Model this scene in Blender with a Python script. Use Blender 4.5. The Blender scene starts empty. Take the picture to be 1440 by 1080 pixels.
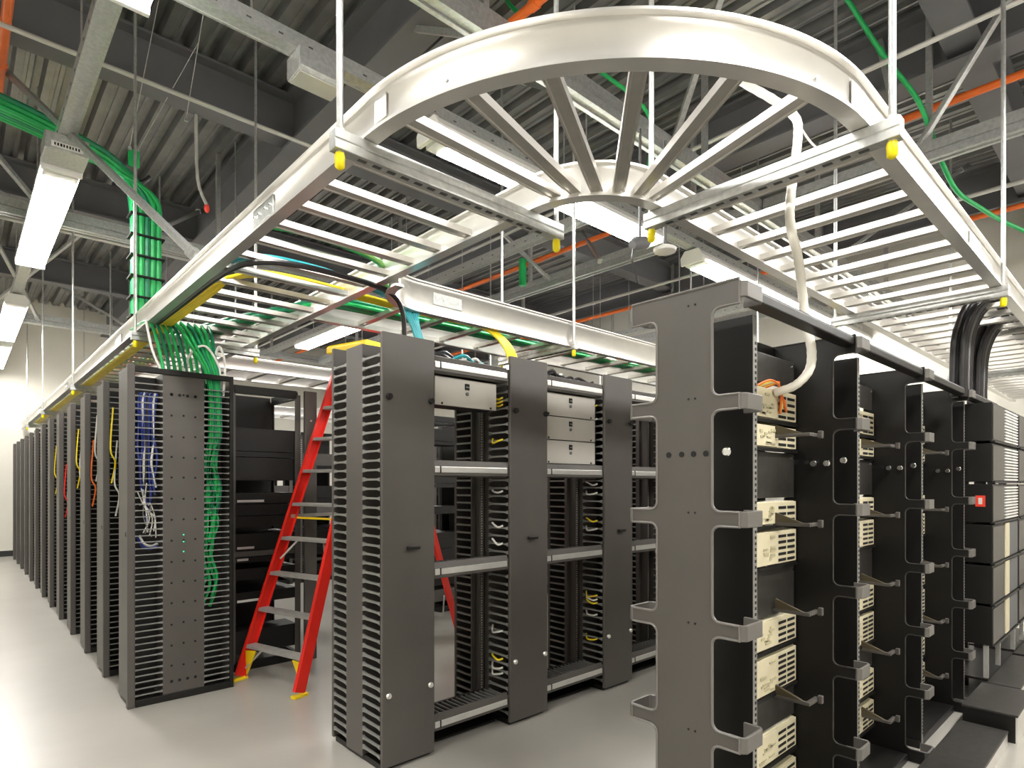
import bpy, bmesh, math, random
from mathutils import Vector, Matrix
R = random.Random(11)
PI = math.pi
S = bpy.context.scene
COL = S.collection

# ------------------------------------------------------------------ camera, world, exposure
CAM_H = 1.395
FPX, CX, HY = 848.0, 720.0, 681.0        # focal length in px, principal point (1440x1080 frame)
YAW = -math.atan2(0.6778, 0.7352)
cam = bpy.data.cameras.new('camera')
cam.sensor_fit = 'HORIZONTAL'; cam.sensor_width = 36.0
cam.lens = 36.0 * FPX / 1440.0
cam.shift_y = (HY - 540.0) / 1440.0
cam.clip_start = 0.05; cam.clip_end = 100
camo = bpy.data.objects.new('camera', cam); COL.objects.link(camo)
camo.location = (0, 0, CAM_H); camo.rotation_euler = (PI/2, 0, YAW)
S.camera = camo
w = bpy.data.worlds.new('world'); S.world = w; w.use_nodes = True
w.node_tree.nodes['Background'].inputs[0].default_value = (0.8, 0.85, 0.9, 1)
w.node_tree.nodes['Background'].inputs[1].default_value = 0.25
S.view_settings.view_transform = 'Standard'; S.view_settings.look = 'None'
S.view_settings.gamma = 1.0; S.view_settings.use_curve_mapping = False
S.view_settings.exposure = 1.85
LAMP = 16.0
try:
    S.cycles.use_denoising = True
    S.cycles.max_bounces = 10; S.cycles.diffuse_bounces = 6; S.cycles.glossy_bounces = 5
    S.cycles.sample_clamp_indirect = 8.0
except Exception:
    pass

def at(u, v, z):
    """world point seen at pixel (u,v) at depth z from the camera (used to measure positions off the photo)"""
    cx = (u - CX) / FPX * z
    return Vector((0.7353*cx + 0.6778*z, -0.6779*cx + 0.7352*z, CAM_H + (HY - v) / FPX * z))

# ------------------------------------------------------------------ materials
M = {}
def mat(name, col, rough=0.5, metal=0.0, var=0.06, scale=12.0, emit=None, bump=0.0, bscale=200.0, coat=0.0, spec=0.5, stretch=None):
    m = bpy.data.materials.new(name); m.use_nodes = True
    nt = m.node_tree; b = nt.nodes['Principled BSDF']
    tc = nt.nodes.new('ShaderNodeTexCoord'); mp = nt.nodes.new('ShaderNodeMapping')
    if stretch: mp.inputs['Scale'].default_value = stretch
    nt.links.new(tc.outputs['Object'], mp.inputs['Vector'])
    n = nt.nodes.new('ShaderNodeTexNoise'); n.inputs['Scale'].default_value = scale; n.inputs['Detail'].default_value = 4
    nt.links.new(mp.outputs['Vector'], n.inputs['Vector'])
    r = nt.nodes.new('ShaderNodeValToRGB')
    r.color_ramp.elements[0].position = 0.3; r.color_ramp.elements[1].position = 0.7
    r.color_ramp.elements[0].color = tuple(max(0, c*(1-var)) for c in col) + (1,)
    r.color_ramp.elements[1].color = tuple(min(1, c*(1+var)) for c in col) + (1,)
    nt.links.new(n.outputs['Fac'], r.inputs['Fac']); nt.links.new(r.outputs['Color'], b.inputs['Base Color'])
    b.inputs['Roughness'].default_value = rough; b.inputs['Metallic'].default_value = metal
    b.inputs['Specular IOR Level'].default_value = spec
    if coat: b.inputs['Coat Weight'].default_value = coat; b.inputs['Coat Roughness'].default_value = 0.2
    if bump:
        n2 = nt.nodes.new('ShaderNodeTexNoise'); n2.inputs['Scale'].default_value = bscale
        nt.links.new(tc.outputs['Object'], n2.inputs['Vector'])
        bp = nt.nodes.new('ShaderNodeBump'); bp.inputs['Strength'].default_value = bump; bp.inputs['Distance'].default_value = 0.01
        nt.links.new(n2.outputs['Fac'], bp.inputs['Height']); nt.links.new(bp.outputs['Normal'], b.inputs['Normal'])
    if emit:
        b.inputs['Emission Color'].default_value = (*emit[0], 1); b.inputs['Emission Strength'].default_value = emit[1]
    M[name] = m
    return m
mat('floor', (0.37, 0.353, 0.318), 0.32, 0, 0.07, 1.3, coat=0.15, bump=0.03, bscale=30)
mat('wall', (0.66, 0.64, 0.57), 0.8, 0, 0.03, 2.0)
mat('wall_base', (0.02, 0.02, 0.02), 0.5)
mat('deck', (0.24, 0.24, 0.235), 0.36, 0.55, 0.15, 5.0)
mat('steel_grey', (0.13, 0.13, 0.135), 0.6, 0.0, 0.08, 3.0)
mat('galv', (0.50, 0.51, 0.495), 0.40, 0.72, 0.14, 45.0)
mat('alu', (0.80, 0.785, 0.75), 0.30, 0.72, 0.05, 6.0)
mat('rungmat', (0.58, 0.56, 0.52), 0.34, 0.75, 0.06, 9.0)
mat('black', (0.008, 0.0072, 0.0065), 0.42, 0, 0.08, 8.0, bump=0.03, bscale=600, spec=0.38)
mat('hoopmat', (0.13, 0.122, 0.112), 0.38, 0, 0.05, 8.0)
mat('slotmat', (0.06, 0.06, 0.058), 0.6)
mat('graphite', (0.082, 0.074, 0.067), 0.42, 0, 0.06, 5.0, bump=0.03, bscale=600)
mat('finger', (0.20, 0.20, 0.19), 0.35, 0, 0.05, 10.0)
mat('hole', (0.004, 0.004, 0.004), 0.8)
mat('silver', (0.80, 0.79, 0.76), 0.3, 0.7, 0.04, 12.0)
mat('chrome', (0.85, 0.85, 0.85), 0.18, 1.0, 0.02, 5.0)
mat('encl', (0.50, 0.48, 0.435), 0.5, 0, 0.03, 6.0)
mat('cream', (0.66, 0.60, 0.42), 0.5, 0, 0.05, 12.0)
mat('hookpad', (0.07, 0.055, 0.03), 0.5, 0, 0.1, 30.0)
mat('rail_steel', (0.26, 0.255, 0.24), 0.4, 0.3, 0.08, 20.0)
mat('rim_highlight', (0.17, 0.16, 0.15), 0.3, 0, 0.03, 8.0)  # lighter than the panel: edge highlight put into the colour
mat('plinth', (0.03, 0.028, 0.025), 0.4, 0, 0.3, 25.0)
mat('creamdark', (0.50, 0.46, 0.30), 0.5, 0, 0.1, 30.0)
mat('red', (0.78, 0.022, 0.012), 0.35, 0, 0.05, 8.0)
mat('ladder_yellow', (0.88, 0.62, 0.01), 0.4, 0, 0.05, 8.0)
mat('step_alu', (0.50, 0.49, 0.47), 0.4, 0.5, 0.08, 20.0)
mat('cap_yellow', (0.95, 0.80, 0.0), 0.35, 0, 0.03, 8.0)
mat('orange', (0.82, 0.16, 0.02), 0.4, 0, 0.05, 8.0)
mat('pipe_grey', (0.55, 0.54, 0.50), 0.4, 0.2, 0.05, 8.0)
mat('lampbody', (0.80, 0.79, 0.76), 0.4, 0.1, 0.03, 6.0)
mat('lens', (0.9, 0.9, 0.9), 0.4, 0, 0.0, 6.0, emit=((1.0, 0.972, 0.925), LAMP))
mat('cable_green', (0.012, 0.40, 0.10), 0.4, 0, 0.15, 15.0)
mat('cable_green_dark', (0.008, 0.22, 0.10), 0.4, 0, 0.15, 15.0)
mat('cable_yellow', (0.85, 0.66, 0.02), 0.4, 0, 0.1, 15.0)
mat('cable_aqua', (0.10, 0.55, 0.62), 0.4, 0, 0.1, 15.0)
mat('cable_teal', (0.03, 0.32, 0.36), 0.4, 0, 0.1, 15.0)
mat('cable_lime', (0.22, 0.58, 0.12), 0.4, 0, 0.1, 15.0)
mat('cable_black', (0.02, 0.018, 0.02), 0.35, 0, 0.1, 15.0)
mat('cable_blue', (0.02, 0.04, 0.24), 0.4, 0, 0.1, 15.0)
mat('cable_white', (0.75, 0.74, 0.70), 0.45, 0, 0.05, 15.0)
mat('hose', (0.78, 0.75, 0.66), 0.5, 0, 0.05, 20.0)
mat('red_tag', (0.9, 0.06, 0.03), 0.5, emit=None)
mat('led_green', (0.05, 0.6, 0.3), 0.4, emit=((0.05, 0.9, 0.5), 0.25))

# ------------------------------------------------------------------ mesh builder
class MB:
    def __init__(s): s.v = []; s.f = []
    def box(s, x0, x1, y0, y1, z0, z1):
        i = len(s.v)
        s.v += [(x0,y0,z0),(x1,y0,z0),(x1,y1,z0),(x0,y1,z0),(x0,y0,z1),(x1,y0,z1),(x1,y1,z1),(x0,y1,z1)]
        s.f += [(i,i+3,i+2,i+1),(i+4,i+5,i+6,i+7),(i,i+1,i+5,i+4),(i+1,i+2,i+6,i+5),(i+2,i+3,i+7,i+6),(i+3,i,i+4,i+7)]
        return s
    def prism(s, poly, axis, a, b):
        """poly: list of 2D points; axis x: (y,z), y: (x,z), z: (x,y)"""
        def P(p, t):
            return (t, p[0], p[1]) if axis == 'x' else (p[0], t, p[1]) if axis == 'y' else (p[0], p[1], t)
        i = len(s.v); n = len(poly)
        s.v += [P(p, a) for p in poly] + [P(p, b) for p in poly]
        s.f += [tuple(range(i, i+n)), tuple(range(i+2*n-1, i+n-1, -1))]
        for k in range(n):
            j = (k+1) % n
            s.f.append((i+j, i+k, i+n+k, i+n+j))
        return s
    def bar(s, p, q, w, h, up=(0,0,1)):
        p, q = Vector(p), Vector(q); d = (q-p).normalized(); up = Vector(up)
        if abs(d.dot(up)) > 0.98: up = Vector((1,0,0))
        r = d.cross(up).normalized(); u = r.cross(d)
        i = len(s.v)
        for c in (p, q):
            for a, b in ((-1,-1),(1,-1),(1,1),(-1,1)):
                s.v.append(tuple(c + r*(a*w/2) + u*(b*h/2)))
        s.f += [(i,i+1,i+2,i+3),(i+7,i+6,i+5,i+4)]
        for k in range(4):
            j = (k+1) % 4
            s.f.append((i+j,i+k,i+4+k,i+4+j))
        return s
    def tube(s, pts, r, n=8, closed=False):
        pts = [Vector(p) for p in pts]; m = len(pts)
        rad = r if isinstance(r, (list, tuple)) else [r]*m
        i = len(s.v); prev = None
        for k in range(m):
            a = pts[k-1] if (k or closed) else pts[k]; b = pts[(k+1) % m] if (k < m-1 or closed) else pts[k]
            t = (b-a).normalized()
            if prev is None:
                ref = Vector((0,0,1)) if abs(t.z) < 0.9 else Vector((1,0,0))
                nrm = t.cross(ref).normalized()
            else:
                nrm = (prev - t*prev.dot(t)).normalized()
            prev = nrm; bi = t.cross(nrm)
            for q in range(n):
                an = 2*PI*q/n
                s.v.append(tuple(pts[k] + (nrm*math.cos(an) + bi*math.sin(an))*rad[k]))
        for k in range(m if closed else m-1):
            k2 = (k+1) % m
            for q in range(n):
                q2 = (q+1) % n
                s.f.append((i+k*n+q, i+k*n+q2, i+k2*n+q2, i+k2*n+q))
        if not closed:
            s.f.append(tuple(i+q for q in reversed(range(n)))); s.f.append(tuple(i+(m-1)*n+q for q in range(n)))
        return s
    def sweep(s, path, prof, closed=False):
        """path: (x,y) points; prof: closed polygon of (offset to the left of travel, z)"""
        m = len(path); n = len(prof); i = len(s.v)
        for k in range(m):
            a = Vector(path[max(0,k-1)]); b = Vector(path[min(m-1,k+1)])
            t = (b-a).normalized(); nx, ny = -t.y, t.x
            for o, z in prof:
                s.v.append((path[k][0]+nx*o, path[k][1]+ny*o, z))
        for k in range(m-1):
            for q in range(n):
                q2 = (q+1) % n
                s.f.append((i+k*n+q, i+k*n+q2, i+(k+1)*n+q2, i+(k+1)*n+q))
        s.f.append(tuple(i+q for q in reversed(range(n)))); s.f.append(tuple(i+(m-1)*n+q for q in range(n)))
        return s
    def disc(s, c, axis, r, h, n=12):
        c = Vector(c); a = {'x':Vector((1,0,0)),'y':Vector((0,1,0)),'z':Vector((0,0,1))}[axis]
        return s.tube([c - a*h/2, c + a*h/2], r, n)
    def data(s, name, m, smooth=False, bevel=0.0, seg=2):
        me = bpy.data.meshes.new(name)
        me.from_pydata(s.v, [], s.f); me.update()
        bm = bmesh.new(); bm.from_mesh(me)
        bmesh.ops.recalc_face_normals(bm, faces=bm.faces)
        if bevel:
            es = [e for e in bm.edges if len(e.link_faces) == 2 and e.calc_face_angle(0) > 0.6]
            bmesh.ops.bevel(bm, geom=es, offset=bevel, segments=seg, affect='EDGES', profile=0.5, clamp_overlap=True)
        bm.to_mesh(me); bm.free()
        me.materials.append(M[m] if isinstance(m, str) else m)
        if smooth:
            for p in me.polygons: p.use_smooth = True
            try: me.set_sharp_from_angle(angle=math.radians(50))
            except Exception: pass
        return me

def O(name, data, parent=None, loc=(0,0,0), rot=(0,0,0), label=None, cat=None, group=None, kind=None):
    o = bpy.data.objects.new(name, data); COL.objects.link(o)
    o.location = loc; o.rotation_euler = rot
    if parent is not None: o.parent = parent
    if label: o['label'] = label
    if cat: o['category'] = cat
    if group: o['group'] = group
    if kind: o['kind'] = kind
    return o
def thing(name, label, cat, loc=(0,0,0), rz=0.0, group=None):
    return O(name, None, None, loc, (0,0,rz), label, cat, group)
def boxp(name, parent, m, x0,x1,y0,y1,z0,z1, bevel=0.0, kind=None, label=None):
    return O(name, MB().box(x0,x1,y0,y1,z0,z1).data(name, m, bevel=bevel), parent, kind=kind, label=label)
def struct(name, mb, m, **k):
    lab, cat, grp = STRUCT[name]
    return O(name, mb.data(name, m, **k), kind='structure', label=lab, cat=cat, group=grp)
STRUCT = {
    'floor': ('pale warm grey smooth floor of the data hall', 'floor', None),
    'wall_back': ('beige end wall beyond the long rack row', 'wall', None),
    'wall_right': ('beige wall behind the straight tray and open frames', 'wall', None),
    'wall_left': ('beige wall beside the open aisle, out of frame', 'wall', None),
    'wall_front': ('beige wall behind the viewpoint, out of frame', 'wall', None),
    'baseboard_back': ('black baseboard along the beige end wall', 'baseboard', None),
    'baseboard_right': ('black baseboard along the wall behind the open frames', 'baseboard', None),
    'ceiling': ('dark ribbed metal roof deck above the whole hall', 'ceiling', None),
    'roof_beam': ('dark grey steel roof beam directly under the ribbed deck', 'beam', 'roof beams under the deck'),
}
def smooth_path(pts, k=6):
    P = [Vector(p) for p in pts]; out = []
    for i in range(len(P)-1):
        a = P[max(0,i-1)]; b = P[i]; c = P[i+1]; d = P[min(len(P)-1,i+2)]
        for j in range(k):
            t = j/k
            out.append(0.5*((2*b) + (c-a)*t + (2*a-5*b+4*c-d)*t*t + (3*b-a-3*c+d)*t*t*t))
    out.append(P[-1]); return out
ORD = ['first','second','third','fourth','fifth','sixth','seventh','eighth','ninth','tenth','eleventh','twelfth','thirteenth','fourteenth']

# ------------------------------------------------------------------ room shell
X0, X1, Y0, Y1, ZC = -3.2, 10.2, -4.2, 15.2, 5.0
struct('floor', MB().box(X0, X1, Y0, Y1, -0.1, 0), 'floor')
struct('wall_back', MB().box(X0, X1, Y1, Y1+0.1, 0, ZC+0.3), 'wall')
struct('wall_right', MB().box(X1, X1+0.1, Y0, Y1+0.1, 0, ZC+0.3), 'wall')
struct('wall_left', MB().box(X0-0.1, X0, Y0, Y1+0.1, 0, ZC+0.3), 'wall')
struct('wall_front', MB().box(X0, X1, Y0-0.1, Y0, 0, ZC+0.3), 'wall')
struct('baseboard_back', MB().box(X0, X1, Y1-0.015, Y1, 0, 0.11), 'wall_base')
struct('baseboard_right', MB().box(X1-0.015, X1, Y0, Y1-0.02, 0, 0.11), 'wall_base')
# corrugated metal deck: one folded sheet, ribs along Y
dk = MB(); x = X0; prof = []
while x < X1:
    prof += [(x, ZC), (x+0.055, ZC), (x+0.06, ZC+0.012), (x+0.085, ZC+0.012), (x+0.09, ZC), (x+0.12, ZC), (x+0.14, ZC+0.075), (x+0.19, ZC+0.075)]
    x += 0.21
n = len(prof)
dk.v += [(p[0], Y0, p[1]) for p in prof] + [(p[0], Y1, p[1]) for p in prof]
for k in range(n-1): dk.f.append((k, k+1, n+k+1, n+k))
struct('ceiling', dk, 'deck')

def ibeam(p, q, w, z0, z1, name):
    tf = 0.025; tw = 0.02
    pr = [(-w/2,z0),(w/2,z0),(w/2,z0+tf),(tw/2,z0+tf),(tw/2,z1-tf),(w/2,z1-tf),(w/2,z1),(-w/2,z1),(-w/2,z1-tf),(-tw/2,z1-tf),(-tw/2,z0+tf),(-w/2,z0+tf)]
    return struct(name, MB().sweep([p, q], pr), 'steel_grey')
bi = 0
for gx in (-1.0, 2.35, 5.5, 8.7):
    ibeam((gx, Y0), (gx, Y1), 0.24, 4.50, 5.0, 'roof_beam')
for gy in (-3.0, 1.0, 5.57, 8.7, 12.0):
    xs = [X0, -1.0, 2.35, 5.5, 8.7, X1]
    for a, b in zip(xs[:-1], xs[1:]):
        ibeam((a+0.012, gy), (b-0.012, gy), 0.22, 4.58, 4.99, 'roof_beam')

# ------------------------------------------------------------------ galvanised overhead channel beams
def channel_beam(p, q, label, z0=3.80):
    t = thing('strut_beam', label, 'beam', (0,0,0))
    pr = [(-0.05,z0),(-0.022,z0),(-0.022,z0+0.012),(0.022,z0+0.012),(0.022,z0),(0.05,z0),(0.05,z0+0.055),(0.040,z0+0.06),(0.05,z0+0.065),(0.05,z0+0.14),(-0.05,z0+0.14),(-0.05,z0+0.065),(-0.040,z0+0.06),(-0.05,z0+0.055)]
    O('channel', MB().sweep([p, q], pr).data('channel', 'galv'), t)
    d = (Vector(q)-Vector(p)); L = d.length; d.normalize(); k = 0.6
    hg = MB().bar((0,0,z0+0.14), (0,0,4.99), 0.04, 0.04).data('hanger_post', 'galv')
    while k < L:
        c = Vector(p) + d*k
        O('hanger_post', hg, t, (c.x, c.y, 0)); k += 2.3
    return t
channel_beam((-3.1, 2.5), (10.1, 2.5), 'long galvanised channel beam passing behind the fan of curved tray rungs')
channel_beam((-3.1, 7.0), (10.1, 7.0), 'galvanised channel beam crossing behind the hanging strip light over the aisle')
channel_beam((-3.1, 11.5), (10.1, 11.5), 'far galvanised channel beam above the end of the long rack row')
channel_beam((5.35, -4.0), (5.35, 2.44), 'galvanised channel beam crossing above the near end of the straight tray', 3.80)
channel_beam((5.35, 2.56), (5.35, 6.94), 'galvanised channel beam above the middle racks leading to the far beam', 3.80)
channel_beam((8.6, 2.56), (8.6, 6.94), 'galvanised channel beam near the beige wall', 3.80)
channel_beam((5.35, 7.06), (5.35, 11.44), 'distant galvanised channel beam deep in the middle of the room', 3.80)

def brace(p, q, label, w=0.04):
    t = thing('diagonal_brace', label, 'brace', (0,0,0), group=None)
    O('strut', MB().bar(p, q, w, w).data('strut', 'galv', bevel=0.004), t)
    p, q = Vector(p), Vector(q); d = (q-p).normalized()
    O('bracket', MB().bar(q-d*0.06, q+d*0.03, w*1.4, w*1.3).data('bracket', 'galv'), t)
    O('bracket', MB().bar(p-d*0.03, p+d*0.06, w*1.4, w*1.3).data('bracket', 'galv'), t)
brace((0.10, 6.50, 4.97), (0.95, 3.55, 2.63), 'diagonal galvanised brace crossing the green cable drop')
brace((-0.6, 6.2, 4.97), (0.6, 6.95, 3.88), 'diagonal brace above the second aisle light')
brace((1.35, 7.05, 3.88), (2.3, 8.4, 4.9), 'diagonal brace behind the green cable drop rising to the deck')
brace((1.7, 3.2, 4.9), (1.95, 2.55, 3.88), 'short diagonal brace above the grey junction box')
brace((2.1, 2.6, 3.88), (2.35, 3.6, 4.6), 'diagonal brace meeting the junction box trunking')
brace((5.1, 0.5, 4.9), (5.35, 1.3, 3.9), 'diagonal brace beside the green flexible conduit')
brace((5.35, 1.36, 3.9), (5.42, 1.55, 4.9), 'upright brace next to the dark ceiling beam corner')
brace((3.2, 2.52, 3.9), (3.6, 3.8, 4.9), 'diagonal brace seen through the middle of the rung fan')
brace((3.9, 2.48, 3.9), (3.1, 1.3, 4.9), 'diagonal brace crossing the rung fan toward the arc')
brace((6.3, 2.5, 3.9), (6.8, 3.9, 4.9), 'diagonal brace above the detector')
brace((5.3, 4.3, 3.9), (6.2, 5.4, 4.9), 'diagonal brace behind the curved branch tray')
brace((5.3, 5.1, 3.9), (4.4, 5.5, 4.7), 'diagonal brace over the branch tray beside the orange pipe')
brace((0.6, 7.05, 3.88), (-0.5, 8.6, 4.9), 'diagonal brace behind the bright aisle light')
brace((0.9, 11.45, 3.88), (0.1, 9.6, 4.9), 'long diagonal brace over the far part of the rack row')
brace((0.3, 11.45, 3.88), (1.3, 10.2, 4.9), 'crossed diagonal brace over the far part of the rack row')
brace((2.2, 11.45, 3.88), (1.2, 13.0, 4.9), 'far diagonal brace near the end wall')
brace((7.2, 2.5, 3.9), (8.2, 1.5, 4.9), 'diagonal brace near the beige wall above the straight tray')
brace((5.4, -0.6, 3.9), (6.4, 0.3, 4.9), 'diagonal brace at the upper edge past the orange pipe')

# ------------------------------------------------------------------ strip lights on trunking
FL = 2.42
fm = {}
def fixture_meshes():
    L = FL
    fm['housing'] = MB().prism([(-0.115,0.03),(0.115,0.03),(0.115,0.06),(0.07,0.12),(-0.07,0.12),(-0.115,0.06)], 'y', 0.0, L).data('housing','lampbody')
    fm['diffuser'] = MB().prism([(-0.105,-0.005),(-0.09,-0.015),(0.09,-0.015),(0.105,-0.005),(0.11,0.03),(-0.11,0.03)], 'y', 0.12, L-0.03).data('diffuser','lens')
    fm['end_cap'] = MB().prism([(-0.115,-0.012),(0.115,-0.012),(0.12,0.06),(0.075,0.125),(-0.075,0.125),(-0.12,0.06)], 'y', 0.0, 0.03).data('end_cap','lampbody', bevel=0.004)
    fm['driver_cover'] = MB().box(-0.10,0.10,0.03,0.12,-0.010,0.03).data('driver_cover','lampbody', bevel=0.004)
fixture_meshes()
def fixture(x, y, along, label, z=3.56):
    t = thing('strip_light', label, 'light', (x, y, z), 0 if along == 'y' else -PI/2, 'strip lights under the ceiling')
    O('housing', fm['housing'], t); O('diffuser', fm['diffuser'], t); O('driver_cover', fm['driver_cover'], t)
    O('end_cap', fm['end_cap'], t, (0,-0.03,0)); O('end_cap', fm['end_cap'], t, (0,FL,0))
    return t
def trunk(p, q, label, z=3.69):
    t = thing('light_trunking', label, 'trunking')
    a, b = Vector((*p, z)), Vector((*q, z))
    pr = [(-0.05,z),(-0.035,z),(-0.035,z+0.006),(0.035,z+0.006),(0.035,z),(0.05,z),(0.05,z+0.08),(-0.05,z+0.08)]
    O('channel', MB().sweep([p, q], pr).data('channel','galv'), t)
    d = (b-a); L = d.length; d.normalize(); h = MB(); k = 0.15
    sd = Vector((-d.y, d.x, 0))
    while k < L:
        c = a + d*k
        for s_ in (-1, 1):
            e = c + sd*(0.0505*s_); h.bar(e + Vector((0,0,0.03)) - d*0.012, e + Vector((0,0,0.03)) + d*0.012, 0.002, 0.008)
        k += 0.16
    O('knockouts', h.data('knockouts','slotmat'), t, kind='stuff')
    hg = MB().tube([(0,0,0),(0,0,4.98-z-0.08)], 0.006, 6).data('hanger_rod','galv'); k = 0.5
    while k < L:
        c = a + d*k; O('hanger_rod', hg, t, (c.x, c.y, z+0.08)); k += 2.6
    return t
trunk((0.54, -4.0), (0.54, 15.0), 'long galvanised light trunking above the aisle beside the rack row')
trunk((0.60, 3.14), (10.0, 3.14), 'galvanised light trunking crossing above the curved tray')
trunk((4.05, 3.20), (4.05, 15.0), 'galvanised light trunking running away above the red ladder')
trunk((7.6, 3.20), (7.6, 15.0), 'galvanised light trunking deep at the beige wall side')
trunk((0.60, -0.4), (10.0, -0.4), 'added unseen trunking carrying fill lights behind the viewpoint')  # added run, carries the fill lights behind the viewpoint
trunk((-2.6, -4.0), (-2.6, 15.0), 'added trunking carrying fill lights over the open side of the aisle, out of frame')  # added run, carries the fill lights of the open aisle side
for y_, lb in ((0.4, 'added unseen fill light over the open aisle side, nearer one'), (8.2, 'added unseen fill light over the open aisle side, farther one')):
    fixture(-2.6, y_, 'y', lb)  # added unseen lamps, fill for covers and end panel facing the aisle
for y_, lb in ((-3.9, 'strip light over the aisle behind the viewpoint'), (0.74, 'strip light at the top edge, only its end showing'),
               (5.2, 'large bright strip light hanging over the aisle beside the rack row'), (9.4, 'second strip light over the aisle, farther than the large one'),
               (12.3, 'last strip light over the aisle near the end wall')):
    fixture(0.54, y_, 'y', lb)
for x_, lb in ((2.2, 'strip light above the curved tray behind the rung fan'), (5.3, 'strip light above the near corner of the grey end frame')):
    fixture(x_, 3.14, 'x', lb)
fixture(7.75, 3.14, 'x', 'third strip light crossing near the beige wall')
for y_, lb in ((6.9, 'strip light glowing just above the ladder top'), (10.9, 'strip light beyond the first rack with green cables')):
    fixture(4.05, y_, 'y', lb)
for x_, lb in ((0.8, 'added unseen fill light behind the viewpoint, first of three'), (3.6, 'added unseen fill light behind the viewpoint, second of three'), (6.4, 'added unseen fill light behind the viewpoint, third of three')):
    fixture(x_, -0.4, 'x', lb)  # added unseen lamps, brighten near frames, hoops and panel tops
for y_, lb in ((6.0, 'distant strip light behind the grey end frame'), (10.2, 'most distant strip light toward the end wall')):
    fixture(7.6, y_, 'y', lb)

# junction box under the trunking
t = thing('junction_box', 'grey sheet metal junction box hung under the light trunking', 'junction box', (1.44, 3.14, 3.565))
O('box_body', MB().prism([(-0.085,0.02),(-0.07,0),(0.07,0),(0.085,0.02),(0.085,0.125),(-0.085,0.125)], 'x', -0.125, 0.125).data('box_body','galv', bevel=0.004), t)
O('cover_plate', MB().box(-0.115,0.115,-0.065,0.065,-0.005,0.0).data('cover_plate','pipe_grey'), t)
t = thing('light_connector', 'galvanised connector box at the end of the large aisle light', 'junction box', (0.54, 5.0, 3.58))
O('box_body', MB().box(-0.12,0.12,-0.09,0.16,0,0.115).data('box_body','galv', bevel=0.006), t)
O('printed_label', MB().box(-0.085,0.085,-0.093,-0.09,0.02,0.055).data('printed_label','lampbody'), t)
pm = MB()
for k in range(9): pm.box(-0.07+k*0.016, -0.07+k*0.016+R.uniform(0.006,0.011), -0.0945, -0.093, 0.028, 0.046)
O('print', pm.data('print','hole'), t, kind='stuff')

# ------------------------------------------------------------------ ceiling pipes
def pipe(pts, r, m, name, label, cat='pipe', n=10, sm=0):
    p = smooth_path(pts, sm) if sm else pts
    o = thing(name, label, cat)
    O('tube', MB().tube(p, r, n).data('tube', m, smooth=True), o)
    cl = MB()
    P = [Vector(q) for q in p]; acc = 0.8; run = 0
    for a, b in zip(P[:-1], P[1:]):
        L = (b-a).length
        while run + L > acc:
            c = a + (b-a)*((acc-run)/L); d = (b-a).normalized()
            O('coupling', MB().tube([c-d*0.03, c+d*0.03], r*1.22, n).data('coupling', m, smooth=True), o); acc += 3.0
        run += L
    return o
for x_, lb in ((0.24, 'orange pipe at the upper left corner under the deck'), (2.68, 'orange pipe just above the top of the curved tray'), (5.78, 'orange pipe passing the dark ceiling beam corner'), (8.5, 'orange pipe under the deck near the beige wall')):
    pipe([(x_, -4.1, 4.42), (x_, 15.1, 4.42)], 0.03, 'orange', 'orange_pipe', lb)
pipe([(-3.1, 4.9, 4.25), (2.3, 4.9, 4.25)], 0.016, 'pipe_grey', 'sprinkler_pipe', 'thin pale pipe slanting past the dark roof beam')
pipe([(-3.1, 8.0, 4.1), (5.0, 8.0, 4.1)], 0.018, 'pipe_grey', 'sprinkler_pipe', 'thin pale pipe behind the green cable drop')
pipe([(7.0, -4.0, 4.1), (7.0, 15.0, 4.1)], 0.02, 'pipe_grey', 'sprinkler_pipe', 'thin pale pipe high above the straight tray')
pipe([(4.7, -4.0, 4.3), (4.7, 14.0, 4.3)], 0.018, 'pipe_grey', 'sprinkler_pipe', 'thin pale pipe deep behind the rung fan')
pipe([at(1150,-60,4.3), at(1192,0,4.35), at(1240,75,4.4), at(1287,135,4.45), at(1305,175,4.5), at(1322,222,4.6), at(1345,268,4.8), at(1378,292,5.0), at(1412,312,5.2), at(1475,340,5.4)], 0.017, 'cable_green', 'green_conduit', 'bright green flexible conduit hanging in front of the dark ceiling beam', 'conduit', 8, 5)
pipe([at(700,-30,4.5), at(735,25,4.4), at(905,150,4.6), at(912,230,5.0), at(905,260,5.3)], 0.015, 'cable_green', 'green_conduit', 'green conduit behind the top of the rung fan', 'conduit', 8, 5)
pipe([at(735,365,7.3), at(735,402,7.3)], 0.045, 'cable_green', 'green_conduit', 'short hanging green cable bunch above the curved branch tray', 'conduit', 8)
# sprinkler head with red bulb
t = thing('sprinkler_drop', 'sprinkler drop with a red cap above the branch of aisle tray', 'sprinkler', at(291,292,5.2))
O('drop_pipe', MB().tube(smooth_path([(0.0,0,0.02),(-0.06,0.05,0.25),(-0.07,0.06,0.8)],4), 0.014, 8).data('drop_pipe','pipe_grey',smooth=True), t)
O('red_cap', MB().tube([(0,0,-0.04),(0,0,-0.02),(0,0,0.02)], [0.012,0.021,0.018], 10).data('red_cap','red_tag',smooth=True), t)
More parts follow.
